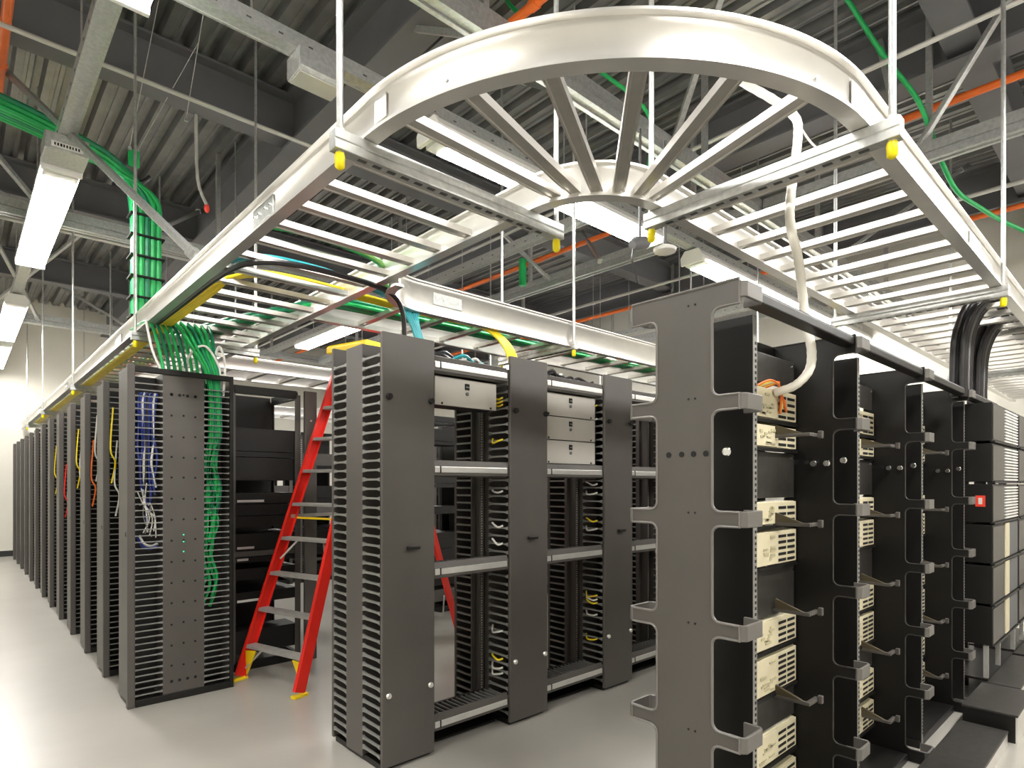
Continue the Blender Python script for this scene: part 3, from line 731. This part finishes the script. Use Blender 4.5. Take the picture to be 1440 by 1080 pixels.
bundle('black_cable', 'black cable hugging the outer rail then crossing to the middle rack', [[(0.995, 5.2, ZB+0.012), (0.995, 4.2, ZB+0.006), (1.0, 3.3, ZB+0.002), (1.06, 2.98, ZB), (1.25, 2.86, ZB-0.004), (1.6, 2.84, ZB-0.015), (1.76, 2.86, ZB-0.04), (1.83, 2.88, ZB-0.13), (1.85, 2.9, ZB-0.3)]], 0.014, 'cable_black', cat='cable')
bundle('teal_cable_bundle', 'teal cables crossing the aisle tray into the branch tray', [[(1.0+0.01*k, 3.45, ZR), (1.06, 3.08+0.02*k, ZR), (1.35, 3.0+0.025*k, ZR), (1.8, 3.08+0.025*k, ZR), (2.2, 3.13+0.025*k, ZR), (5.0, 3.13+0.02*k, ZR)] for k in range(3)], 0.012, ['cable_teal','cable_aqua','cable_teal'])
bundle('lime_cable_bundle', 'light green cables crossing the aisle tray near its outer rail', [[(0.96, 3.2, ZR+0.03), (1.0, 2.75+0.02*k, ZR+0.03), (1.3, 2.66+0.022*k, ZR+0.02), (1.62, 2.76+0.02*k, ZR+0.02), (1.8, 3.05+0.02*k, ZR+0.03), (2.2, 3.2+0.02*k, ZR+0.03)] for k in range(2)], 0.012, ['cable_lime','cable_green'])
gt = []
for k in range(10):
    ox = 0.024*(k % 5); oz = 0.022*(k//5)
    gt.append([(1.20+ox*2, 5.6, ZR+oz), (1.33+ox*1.4, 4.7, ZR+oz), (1.5+ox*0.6, 4.1+0.3*ox, ZR+oz), (1.72, 3.72-ox, ZR+oz+0.02), (2.1, 3.56-ox, ZR+oz), (4.0, 3.56-ox, ZR+oz), (7.0, 3.57-ox, ZR+oz)])
bundle('green_cable_bundle', 'thick dark green cable bundle sweeping from the aisle tray along the branch tray', gt, 0.014, ['cable_green_dark','cable_green','cable_green_dark'])
gl = []
for k in range(10):
    gl.append([(1.08+0.035*k, 5.3, ZR), (1.08+0.034*k, 8.0, ZR+0.01), (1.08+0.035*k, 14.5, ZR)])
bundle('mixed_cable_bundle', 'mixed green yellow and orange cables filling the far length of the aisle tray', gl, 0.013, ['cable_green','cable_yellow','cable_green_dark','orange','cable_white'])
# drops into the middle row
bundle('aqua_cable_drop', 'aqua cables dropping behind the near end of the middle row', [[(1.80+0.05*k, 3.14, ZR), (1.90+0.025*k, 3.13, ZR-0.03), (1.95+0.014*k, 3.02, ZR-0.15), (1.955+0.012*k, 2.9, 2.16), (1.90+0.01*k, 2.70, 1.9)] for k in range(4)] + [[(2.4-0.04*k, 3.14, ZR), (2.15-0.03*k, 3.13, ZR-0.02), (2.02-0.012*k, 3.02, ZR-0.15), (2.0-0.012*k, 2.9, 2.16), (1.96-0.01*k, 2.72, 1.9)] for k in range(3)], 0.009, 'cable_aqua')
bundle('yellow_cable_drop', 'yellow cables dropping from the branch tray behind the second cover', [[(2.2+0.05*k, 3.28, ZR), (2.5+0.02*k, 3.2, ZR-0.03), (2.62+0.013*k, 3.02, ZR-0.14), (2.63+0.012*k, 2.88, 2.2), (2.63+0.008*k, 2.84, 1.9)] for k in range(7)], 0.009, 'cable_yellow')
rr_ = []
for k in range(9):
    y0_ = R.uniform(3.12, 3.65)
    rr_.append([(3.1+R.uniform(0,0.5), y0_, ZR), (4.0, R.uniform(3.12,3.65), ZR+0.02), (5.0, R.uniform(3.12,3.65), ZR+0.01), (6.5, R.uniform(3.12,3.65), ZR+0.03)])
bundle('mixed_cable_bundle', 'loose white orange and green cables in the far part of the branch tray', rr_, 0.010, ['cable_white','orange','cable_green','cable_white','red','cable_lime'])
for i in range(2):
    a, b = bays[i]; ps = []
    for k in range(12):
        zz = R.uniform(2.045, 2.075); yy = MY + R.uniform(0.06, 0.17); xs_ = a + 0.01 + 0.035*k
        ps.append([(xs_, yy, zz+0.0), (xs_+0.08, yy+R.uniform(-0.03,0.03), zz+R.uniform(0.0,0.05)), (min(b-0.02, xs_+0.16), yy+R.uniform(-0.03,0.03), zz+R.uniform(0,0.04))])
    bundle('cable_tangle', 'tangle of dark and white cables on the top trough of the %s' % BN[i], ps, 0.010, ['cable_black','cable_black','cable_white','cable_black','cable_teal'], n=6)
# short coloured cords on the middle row fingers
for i, lb in ((1, 'white and yellow cords caught in the fingers left of the second cover'), (2, 'white and yellow cords caught in the fingers left of the third cover')):
    ps = []
    for k in range(11):
        z0 = R.choice((R.uniform(1.55,1.95), R.uniform(0.25,0.75), R.uniform(1.0,1.4)))
        ps.append([(MX[i]-0.006, MY+0.06, z0), (MX[i]-0.02, MY+0.09, z0-0.01), (MX[i]-0.016, MY+0.14, z0+R.uniform(-0.02,0.02)), (MX[i]+0.02, MY+0.18, z0+0.01)])
    bundle('patch_cord_bundle', lb, ps, 0.006, ['cable_yellow','cable_white','cable_white','cable_yellow'], n=5)
# ------------------------------------------------------------------ four-post racks (back-to-back row and far rows)
fpm = {}
def perforated_post(h):
    mb = MB().box(0,0.045,0,0.004,0,h).box(0,0.004,0.004,0.045,0,h)
    return mb.data('post','graphite')
def post_holes(h):
    hm = MB(); z = 0.1
    while z < h-0.06:
        hm.box(0.018, 0.027, -0.0012, 0, z-0.005, z+0.005); z += 0.030
    return hm.data('post_holes','silver')
fpm['post'] = perforated_post(H-0.03); fpm['holes'] = post_holes(H-0.03)
def four_post(label, loc, rz, W=0.6, D=0.5, seed=0, group=None, panels=True, side=False, back=True):
    r = random.Random(seed)
    t = thing('four_post_rack', label, 'rack', loc, rz, group)
    for k, (px, py, ro) in enumerate(((0,0,0),(W,0,PI/2),(W,D,PI),(0,D,-PI/2))):
        p = O('post', fpm['post'], t, (px,py,0.0), (0,0,ro))
        if k < 2: O('post_holes', fpm['holes'], p, kind='stuff')
    for zz in (0.0, H-0.06):
        O('side_bar', MB().box(0,0.03,0.05,D-0.05,zz,zz+0.06).data('side_bar','black'), t); O('side_bar', MB().box(W-0.03,W,0.05,D-0.05,zz,zz+0.06).data('side_bar','black'), t)
        O('cross_bar', MB().box(0.03,W-0.03,0,0.03,zz,zz+0.06).data('cross_bar','black'), t); O('cross_bar', MB().box(0.03,W-0.03,D-0.03,D,zz,zz+0.06).data('cross_bar','black'), t)
    if panels:
        z = 0.12
        while z < 1.9:
            hh = r.choice((0.044,0.088,0.132,0.177))
            m_ = r.choice(('black','black','black','graphite'))
            dp = r.uniform(0.15, D-0.08)
            e = O('device', MB().box(0.03, W-0.03, 0.012, dp, z, z+hh-0.005).data('device', m_), t)
            if r.random() < 0.35:
                O('label_strip', MB().box(0.06, 0.06+r.uniform(0.04,0.2), 0.009, 0.012, z+0.012, z+0.03).data('label_strip', r.choice(('cable_white','silver'))), e)
            z += hh + r.choice((0,0,0.0,0.044,0.09,0.2))
    if back: O('rear_panel', MB().box(0.03, W-0.03, D-0.045, D-0.033, 0.06, H-0.06).data('rear_panel','black'), t)
    if side:
        O('side_panel', MB().box(W+0.004, W+0.016, 0.0, D, 0.03, H-0.01).data('side_panel','black',bevel=0.003), t)
    return t
# row standing back to back with the aisle row; the first ones show past the green cables
def open_rack_row():
    for i in range(7):
        four_post('open rack backing onto the long row, %s from its near end' % ORD[i], (1.48, 4.68+i*0.66, 0), 0, 0.54, 0.58, seed=40+i, group='racks behind the aisle row', panels=(i != 0 or True))
open_rack_row()
t = thing('tall_side_panel', 'narrow black upright panel at the end of the racks behind the ladder', 'panel', (2.03, 4.62, 0))
O('panel_sheet', MB().box(0,0.10,0,0.03,0.0,H).data('panel_sheet','graphite',bevel=0.004), t); O('screw', MB().disc((0.05,-0.003,1.9),'y',0.008,0.006,8).data('screw','silver'), t)
# far rows behind the middle row
for i in range(8):
    four_post('dark rack in the row behind the middle racks, %s from the ladder' % ORD[i], (3.45+i*0.82, 5.35, 0), 0, 0.72, 0.6, seed=80+i, group='racks behind the middle row')
for i in range(9):
    four_post('dark rack of the farthest crossing row, %s from the ladder side' % ORD[i], (2.75+i*0.82, 8.3, 0), 0, 0.72, 0.6, seed=120+i, group='racks of the farthest crossing row')

# ------------------------------------------------------------------ near open frames with hooped side panels
RXS = [1.617, 2.555, 3.53, 4.51, 5.49]
HR = 1.975
AZ = [0.042, 0.35, 0.66, 0.975, 1.295, 1.63]
YB0, YB1, YA0, YA1 = 0.895, 1.0825, 0.812, 1.176
def arm_outline():
    """side panel outline in (y,z): body YB0..YB1, arms out to YA0 and YA1"""
    arms = [(0.0, 0.062)] + [(z-0.021, z+0.021) for z in AZ[1:]] + [(1.905, HR)]
    r = 0.024
    pts = []
    def fil(cx_, cz_, a0, a1):
        return [(cx_+r*math.cos(a0+(a1-a0)*k/4), cz_+r*math.sin(a0+(a1-a0)*k/4)) for k in range(5)]
    for i, (z0, z1) in enumerate(arms):
        pts += [(YA0, z0), (YA0, z1)]
        if i < len(arms)-1:
            n0 = arms[i+1][0]
            pts += fil(YB0-r, z1+r, -PI/2, 0) + fil(YB0-r, n0-r, 0, PI/2)
    for i in reversed(range(len(arms))):
        z0, z1 = arms[i]
        pts += [(YA1, z1), (YA1, z0)]
        if i > 0:
            p1 = arms[i-1][1]
            pts += fil(YB1+r, z0-r, PI/2, PI) + fil(YB1+r, p1+r, PI, 1.5*PI)
    return pts
OUT = arm_outline()
fr = {}
fr['panel'] = MB().prism(OUT, 'x', 0.0, 0.010).data('side_panel','graphite',bevel=0.002)
fr['panel_shaded'] = MB().prism(OUT, 'x', 0.0, 0.010).data('side_panel','black',bevel=0.002)  # darker copy of the panel: shade on farther frames put into the colour
fr['rim'] = MB().tube([(0.0,p[0],p[1]) for p in OUT], 0.0042, 6, closed=True).data('panel_rim','rim_highlight',smooth=True)
fr['rim_shaded'] = MB().tube([(0.0,p[0],p[1]) for p in OUT], 0.0035, 6, closed=True).data('panel_rim','plinth',smooth=True)  # rim darkened to go with the shaded panel copy
def hoop(sgn, h=0.046):
    # bracket closing the arm end, local origin at the arm tip on the panel plane
    pth = [(0.005, sgn*0.036), (0.005, -sgn*0.004), (0.013, -sgn*0.013), (0.105, -sgn*0.013), (0.118, -sgn*0.004), (0.118, sgn*0.045)]
    pr = [(-0.005,-h/2),(0.005,-h/2),(0.005,h/2),(-0.005,h/2)]
    return MB().sweep(pth, pr).data('arm_hoop','hoopmat',bevel=0.002)
fr['hoop_f'] = hoop(1); fr['hoop_b'] = hoop(-1)
fr['knob'] = MB().tube([(0,0,0),(-0.010,0,0),(-0.012,0,0),(-0.018,0,0)], [0.007,0.007,0.014,0.011], 14).data('stand_off','chrome',smooth=True)
def upright_r(h):
    mb = MB().box(-0.003,0.003,0,0.26,0.02,h).box(-0.003,0.026,0,0.004,0.02,h).box(-0.003,0.026,0.256,0.26,0.02,h)
    return mb.data('upright','black')
fr['up'] = upright_r(HR-0.05)
hm = MB(); z = 0.08
while z < HR-0.12:
    hm.box(0.008, 0.016, -0.0012, 0, z-0.0045, z+0.0045); z += 0.0185
fr['upholes'] = hm.data('rack_holes','hole')
fr['rail'] = MB().box(-0.003,0.022,-0.002,0.0,0.02,HR-0.05).data('mounting_rail','rail_steel')
fr['rail_dark'] = MB().box(-0.003,0.022,-0.002,0.0,0.02,HR-0.05).data('mounting_rail','graphite')
FL_ = ['grey open frame end panel nearest the camera with arms and four holes', 'second open frame with arm hoops right of the near one', 'third open frame with arm hoops before the power shelves', 'fourth open frame beside the black power shelves']
def open_frame(i):
    x0 = RXS[i]; P = RXS[i+1]-x0
    t = thing('open_frame', FL_[i], 'rack', (x0,0,0), 0, 'open frames with arm hoops')
    O('side_panel', fr['panel' if i == 0 else 'panel_shaded'], t); O('panel_rim', fr['rim' if i == 0 else 'rim_shaded'], t, kind='stuff')
    for z in AZ + [1.945]:
        O('arm_hoop', fr['hoop_f'], t, (0, YA0, z)); O('arm_hoop', fr['hoop_b'], t, (0, YA1, z))
    hm = MB()
    for yy in (0.915, 0.955, 0.995, 1.04): hm.disc((-0.0005, yy, 1.485), 'x', 0.009, 0.002, 10)
    for z in (1.93, 1.65, 1.31, 0.98, 0.66):
        for yy in (0.95, 0.972): hm.disc((-0.0005, yy, z), 'x', 0.0035, 0.002, 6)
    O('panel_holes', hm.data('panel_holes','hole'), t, kind='stuff')
    O('stand_off', fr['knob'], t, (0.045, 0.868, 1.49))
    if i:
        for yy in (0.915, 0.965): O('stand_off', fr['knob'], t, (0, yy, 1.478))
    ups = [(0.215, 1, 'rail', 0.875)] + ([(P-0.392, 1, 'rail_dark', 1.05)] if i < 3 else [])
    for xx_, mir, rn, yy in ups:
        u = O('upright', fr['up'], t, (xx_, yy, 0))
        if yy > 1: u.scale = (1, 0.45, 1)
        rl = O('mounting_rail', fr[rn], t, (xx_, yy, 0))
        O('rack_holes', fr['upholes'], rl, (0,-0.002,0), kind='stuff')
    O('top_beam', MB().prism([(0.816,1.935),(0.862,1.93),(0.862,HR),(0.824,HR),(0.816,1.965)], 'x', 0.122, P-0.006).data('top_beam','black',bevel=0.004), t)
    O('top_beam', MB().box(0.122,P-0.006,1.125,1.17,1.935,HR).data('top_beam','black',bevel=0.004), t)
    if i < 3:
        O('rear_sheet', MB().box(P-0.39,P-0.014,1.16,1.168,0.05,1.90).data('rear_sheet','black'), t)
        O('base', MB().box(0.20,P-0.012,0.88,1.165,0.0,0.04).data('base','black',bevel=0.003), t)
        for z in (1.575, 1.235, 0.90, 0.565, 0.235):
            O('cable_hook', MB().box(P-0.20,P-0.12,0.90,0.918,z,z+0.014).box(P-0.14,P-0.12,0.885,0.902,z-0.006,z+0.024).box(P-0.215,P-0.20,0.90,1.04,z,z+0.014).data('cable_hook','graphite',bevel=0.003), t)
            O('hook_pad', MB().prism([(0.93,z+0.014),(1.03,z+0.014),(1.03,z+0.05)], 'x', P-0.214, P-0.20).data('hook_pad','hookpad'), t)
    return t
for i in range(4): open_frame(i)

# cream switch units
def cream_unit(label, x0, z0, z1):
    t = thing('switch_chassis', label, 'network switch', (x0, 1.03, z0), 0, 'cream switch units in the open frames'); W = 0.362; h = z1-z0
    O('case', MB().box(0, W, 0.010, 0.125, 0, h-0.004).data('case','cream',bevel=0.003), t)
    O('faceplate', MB().box(0.0, W*0.50, 0.0, 0.010, 0.004, h-0.006).data('faceplate','cream',bevel=0.002), t)
    g = O('vent_grille', MB().box(W*0.51, W, 0.002, 0.010, 0.002, h-0.006).data('vent_grille','cream',bevel=0.002), t)
    rows = max(3, int(h/0.025))
    sl = MB().box(0, W*0.19, -0.0015, 0.0015, 0, 0.011).data('vent_slot','hole')
    for r_ in range(rows):
        for c_ in range(2):
            O('vent_slot', sl, g, (W*0.54 + c_*W*0.225, 0.002, 0.010 + r_*(h-0.02)/rows))
    bm_ = MB()
    for k in range(10):
        xa = R.uniform(0.02, W*0.36); za = R.uniform(0.012, h-0.03)
        bm_.box(xa, xa+R.uniform(0.012,0.05), -0.003, 0.001, za, za+R.uniform(0.004,0.012))
    O('port_details', bm_.data('port_details','creamdark'), t, kind='stuff')
    O('mount_bar', MB().box(-0.004, W+0.004, -0.004, 0.010, -0.014, -0.002).data('mount_bar','black'), t)
    return t
UZ = [(1.646,1.768),(1.536,1.627),(1.238,1.332),(1.081,1.218),(0.763,0.877),(0.59,0.74),(0.323,0.445),(0.15,0.28)]
BAY = ['near open frame', 'second open frame', 'third open frame']
for i in range(3):
    xe = RXS[i+1] - 0.376
    for k, (z0, z1) in enumerate(UZ):
        cream_unit('%s cream slotted switch from the top in the %s' % (ORD[k], BAY[i]), xe, z0, z1)
    for k, (z0, z1) in enumerate(((1.782,1.895),(1.342,1.52),(0.887,1.066),(0.452,0.575))):
        t = thing('blank_panel', '%s black blank panel from the top between cream switches of the %s' % (ORD[k], BAY[i]), 'panel', (xe, 1.04, z0), 0, 'blank panels in the open frames')
        O('panel_sheet', MB().box(0,0.362,0.0,0.010,0,z1-z0).data('panel_sheet','plinth',bevel=0.002), t)
        O('screw', MB().disc((0.345,-0.002,z1-z0-0.02),'y',0.005,0.004,8).data('screw','chrome'), t)
# wires on the top unit and the pale hose feeding it
ws = []
for k in range(7):
    ws.append([(2.20+0.012*k, 1.035, 1.765), (2.27+0.012*k, 1.018, 1.782+R.uniform(0,0.012)), (2.335, 1.012, 1.775), (2.36+0.008*k, 1.016, 1.74-0.010*k), (2.37+0.006*k, 1.024, 1.67+0.01*k)])
bundle('wire_tuft', 'orange and yellow wires fanning out where the pale hose meets the top switch', ws, 0.0045, ['orange','cable_yellow','cream','orange','cable_yellow','red'], n=5)
hp = [at(985,80,2.9), at(1045,116,2.6), at(1090,142,2.45), at(1118,165,2.36), at(1122,190,2.30), at(1117,235,2.25), at(1111,285,2.24), at(1112,320,2.24), at(1122,362,2.25), at(1128,410,2.27), at(1133,455,2.28), at(1141,490,2.27), at(1138,520,2.26), at(1118,542,2.28), at(1090,552,2.33)]
t = thing('pale_hose', 'pale flexible conduit hanging through the tray into the near open frame', 'conduit')
hs = smooth_path(hp, 6)
O('hose_tube', MB().tube(hs, [0.016 + 0.0012*(k % 2) for k in range(len(hs))], 10).data('hose_tube','hose',smooth=True), t)
O('tail_string', MB().tube(smooth_path([at(1123,175,2.31), at(1140,200,2.28), at(1158,215,2.25), at(1176,228,2.22)],4), 0.004, 5).data('tail_string','hose',smooth=True), t)

# ------------------------------------------------------------------ black power shelves
SH = 0.2575
def power_shelf(label, x0, z0, vents, tag=False):
    t = thing('power_shelf', label, 'power unit', (x0, 0.738, z0), 0, 'black power shelves'); h = SH-0.003
    O('module_case', MB().box(0, 0.385, 0.0, 0.19, 0, h-0.012).data('module_case','black',bevel=0.004), t)
    O('front_plate', MB().box(0.005, 0.38, -0.005, 0.0, 0.008, h-0.024).data('front_plate','graphite',bevel=0.002), t)
    O('shelf_lip', MB().box(-0.004, 0.92, -0.014, 0.010, -0.010, 0.0).data('shelf_lip','black',bevel=0.002), t)
    v = O('vent_module', MB().box(0.392, 0.915, 0.0, 0.19, 0, h-0.012).data('vent_module','black',bevel=0.004), t)
    if vents:
        sm = MB().box(0, 0.235, -0.008, 0.0, 0, 0.011).data('vent_bar','cable_white')
        for c_ in range(2):
            for r_ in range(11): O('vent_bar', sm, v, (0.415+c_*0.255, 0, 0.010 + r_*(h-0.03)/11))
    else:
        O('pale_plate', MB().box(0.415, 0.56, -0.008, 0.0, 0.008, h-0.016).data('pale_plate','cream',bevel=0.002), v)
        O('dark_plate', MB().box(0.59, 0.905, -0.006, 0.0, 0.008, h-0.016).data('dark_plate','steel_grey',bevel=0.002), v)
    sc = MB().disc((-0.002,0,0),'x',0.006,0.005,8).data('screw','silver')
    for zz in (0.04, h-0.05): O('screw', sc, t, (0, 0.165, zz))
    if tag:
        tg = O('red_display', MB().box(-0.005, 0.0, 0.035, 0.085, 0.10, 0.17).data('red_display','red_tag'), t)
        O('display_mark', MB().box(-0.0055, -0.005, 0.050, 0.070, 0.115, 0.155).data('display_mark','cable_white'), tg)
    return t
PN = ['top', 'second', 'third', 'fourth', 'fifth', 'bottom']
px = 4.775
for j, (xs, nm) in enumerate(((px, 'stack under the black cable loops'), (px+0.98, 'stack cut by the picture edge'))):
    for k in range(6):
        z0 = 1.916 - (k+1)*SH + 0.010
        power_shelf('%s black power shelf of the %s' % (PN[k], nm) + (' with red display' if k == 2 and j == 0 else ''), xs, z0, k < 3, tag=(k == 2 and j == 0))
    t = thing('power_rack', 'black upright rack behind the power shelf %s' % nm, 'rack', (xs, 0.932, 0))
    for xx_ in (0.0, 0.38, 0.87): O('upright', MB().box(xx_, xx_+0.04, 0, 0.05, 0, 1.93).data('upright','black'), t)
    for xx_ in (0.02, 0.42): O('support_leg', MB().box(xx_, xx_+0.025, -0.17, -0.145, 0.16, 0.372).data('support_leg','silver'), t)
    O('base', MB().box(0, 0.91, -0.17, 0.2, 0.153, 0.168).data('base','black'), t)

# floor plinths
for k, (xa, xb, ph, ya, lb) in enumerate(((3.05,4.13,0.078,0.57,'low black floor plinth at the bottom edge beside the third frame'), (4.18,4.74,0.153,0.537,'second floor plinth with bright side before the power shelves'), (4.77,5.68,0.150,0.60,'third floor plinth below the power shelves'), (5.75,6.66,0.150,0.60,'fourth floor plinth at the picture edge'))):
    t = thing('floor_plinth', lb, 'plinth', (0,0,0), 0, 'floor plinths in front of the open frames')
    O('plinth_top', MB().box(xa, xb, ya, 0.785, ph-0.012, ph).data('plinth_top','plinth',bevel=0.003), t)
    O('plinth_front', MB().box(xa+0.004, xb-0.004, ya+0.003, ya+0.011, 0.0, ph-0.012).data('plinth_front','silver'), t)
    O('plinth_side', MB().box(xa+0.004, xa+0.014, ya+0.011, 0.78, 0.0, ph-0.012).box(xb-0.014, xb-0.004, ya+0.011, 0.78, 0.0, ph-0.012).box(xa+0.014, xb-0.014, 0.77, 0.78, 0.0, ph-0.012).data('plinth_side','black'), t)

# thick black power cables looping from the tray
def loops(label, x0, y0, n):
    ps = []
    for k in range(n):
        xx_ = x0 + 0.046*(k % 5); yy = y0 + 0.048*(k//5)
        ps.append([(xx_, yy+0.03, 1.925), (xx_, yy+0.03, 2.08), (xx_+0.01, yy+0.02, 2.30), (xx_+0.09, yy-0.02, 2.47+0.012*(k//5)), (xx_+0.24, yy-0.07, 2.545+0.008*(k%3)), (xx_+0.5, yy-0.10, 2.565+0.01*(k//5)), (xx_+1.0, yy-0.10, 2.545), (xx_+2.4, yy-0.10+0.01*(k%4), 2.545)])
    bundle('black_cable_bundle', label, ps, 0.019, ['cable_black','cable_black','steel_grey','cable_black'], n=8)  # some cables grey: glossy highlights put into the colour
loops('near loop of thick black cables curving from the tray into the power shelves', 4.45, 0.80, 10)
loops('far loop of thick black cables curving from the tray at the picture edge', 5.15, 0.84, 10)

# ------------------------------------------------------------------ red step ladder
t = thing('step_ladder', 'red fibreglass step ladder with grey steps and yellow feet beside the middle row', 'ladder', (1.57, 4.16, 0), math.radians(15))
HL = 2.47
def lad(p, q, w_, h_): return MB().bar(p, q, w_, h_, up=(1,0,0))
fb = lambda s_: Vector((0.0, s_*0.325, 0.03)); ft = lambda s_: Vector((0.83, s_*0.185, HL))
bb_ = lambda s_: Vector((1.72, s_*0.34, 0.03)); bt = lambda s_: Vector((0.93, s_*0.185, HL))
def channel_rail(p, q, s_, wid=0.075):
    p, q = Vector(p), Vector(q); d = (q-p).normalized(); lat = Vector((0,1,0)); fwd = lat.cross(d).normalized(); lat = d.cross(fwd).normalized()
    pr = [(-wid/2,-0.006),(wid/2,-0.006),(wid/2,0.022),(wid/2-0.006,0.022),(wid/2-0.006,0.0),(-wid/2+0.006,0.0),(-wid/2+0.006,0.022),(-wid/2,0.022)]
    mb = MB(); n = len(pr)
    for c in (p, q):
        for a_, b_ in pr: mb.v.append(tuple(c + fwd*a_ + lat*(b_*-s_)))
    for k in range(n):
        j = (k+1) % n; mb.f.append((k, j, n+j, n+k))
    mb.f += [tuple(reversed(range(n))), tuple(range(n, 2*n))]
    return mb
for s_ in (1, -1):
    O('front_rail', channel_rail(fb(s_), ft(s_), s_, 0.085).data('front_rail','red',bevel=0.002), t)
    O('rear_rail', channel_rail(bb_(s_), bt(s_), s_, 0.06).data('rear_rail','red',bevel=0.002), t)
    f0 = fb(s_); 
    ft_ = O('foot', MB().box(-0.055,0.055,-0.022,0.022,0,0.022).data('foot','ladder_yellow',bevel=0.004), t, (f0.x, f0.y, 0))
    O('yellow_gusset', MB().prism([(-s_*0.022, 0.03),(-s_*0.012,0.205),(-s_*0.125,0.215)], 'x', 0.0, 0.016).data('yellow_gusset','ladder_yellow',bevel=0.003), ft_, (0.035, 0, 0))
    b0 = bb_(s_)
    fr_ = O('foot', MB().prism([(-0.08,0.19),(-0.03,0.0),(0.045,0.0),(0.01,0.19)], 'y', b0.y-0.014, b0.y+0.014).data('foot','ladder_yellow',bevel=0.004), t, (b0.x,0,0))
NS = 9
for k in range(NS):
    z = 0.235 + k*0.252; f = (z-0.03)/(HL-0.03)
    a_ = fb(1).lerp(ft(1), f); b_ = fb(-1).lerp(ft(-1), f)
    st = O('step', MB().box(-0.042, 0.042, b_.y+0.006, a_.y-0.006, -0.012, 0.010).data('step','step_alu',bevel=0.003), t, (a_.x+0.005, 0, z))
    tr = MB()
    for q in range(4): tr.box(-0.034+q*0.02, -0.028+q*0.02, b_.y+0.012, a_.y-0.012, 0.010, 0.013)
    O('tread_ridges', tr.data('tread_ridges','step_alu'), st, kind='stuff')
    if k in (0, 3):
        for s_ in (1, -1):
            y1 = (a_ if s_ == 1 else b_).y
            O('step_brace', MB().bar((0.02, y1-s_*0.13, -0.012), (-0.01-0.04, y1-s_*0.02, -0.15), 0.012, 0.012).data('step_brace','step_alu'), st)
for k in range(5):
    z = 0.22 + k*0.45; f = (z-0.03)/(HL-0.03)
    a_ = bb_(1).lerp(bt(1), f); b_ = bb_(-1).lerp(bt(-1), f)
    O('rear_bar', MB().bar((a_.x, b_.y, z), (a_.x, a_.y, z), 0.03, 0.03).data('rear_bar','step_alu',bevel=0.003), t)
    if k < 4:
        f2 = f + 0.15; c_ = bb_(1).lerp(bt(1), f2)
        O('rear_brace', MB().bar((a_.x, b_.y+0.14, z), (c_.x, b_.y*0.93+0.01, z+0.2), 0.012, 0.02).data('rear_brace','step_alu'), t)
for s_ in (1, -1):
    f = 0.46; a_ = fb(s_).lerp(ft(s_), f); c_ = bb_(s_).lerp(bt(s_), f)
    O('spreader', MB().bar(a_, c_, 0.006, 0.028).data('spreader','step_alu'), t)
O('spreader_bar', MB().bar(fb(1).lerp(ft(1),0.455)+Vector((0.05,0,0)), fb(-1).lerp(ft(-1),0.455)+Vector((0.05,0,0)), 0.014, 0.014).data('spreader_bar','ladder_yellow'), t)
O('top_cap', MB().prism([(0.70,HL-0.03),(1.0,HL-0.03),(1.0,HL+0.02),(0.98,HL+0.04),(0.72,HL+0.04),(0.70,HL+0.02)], 'y', -0.20, 0.24).data('top_cap','ladder_yellow',bevel=0.01), t)

# end-wall cladding ribs and beige panels high on the wall
bpy.context.view_layer.update()
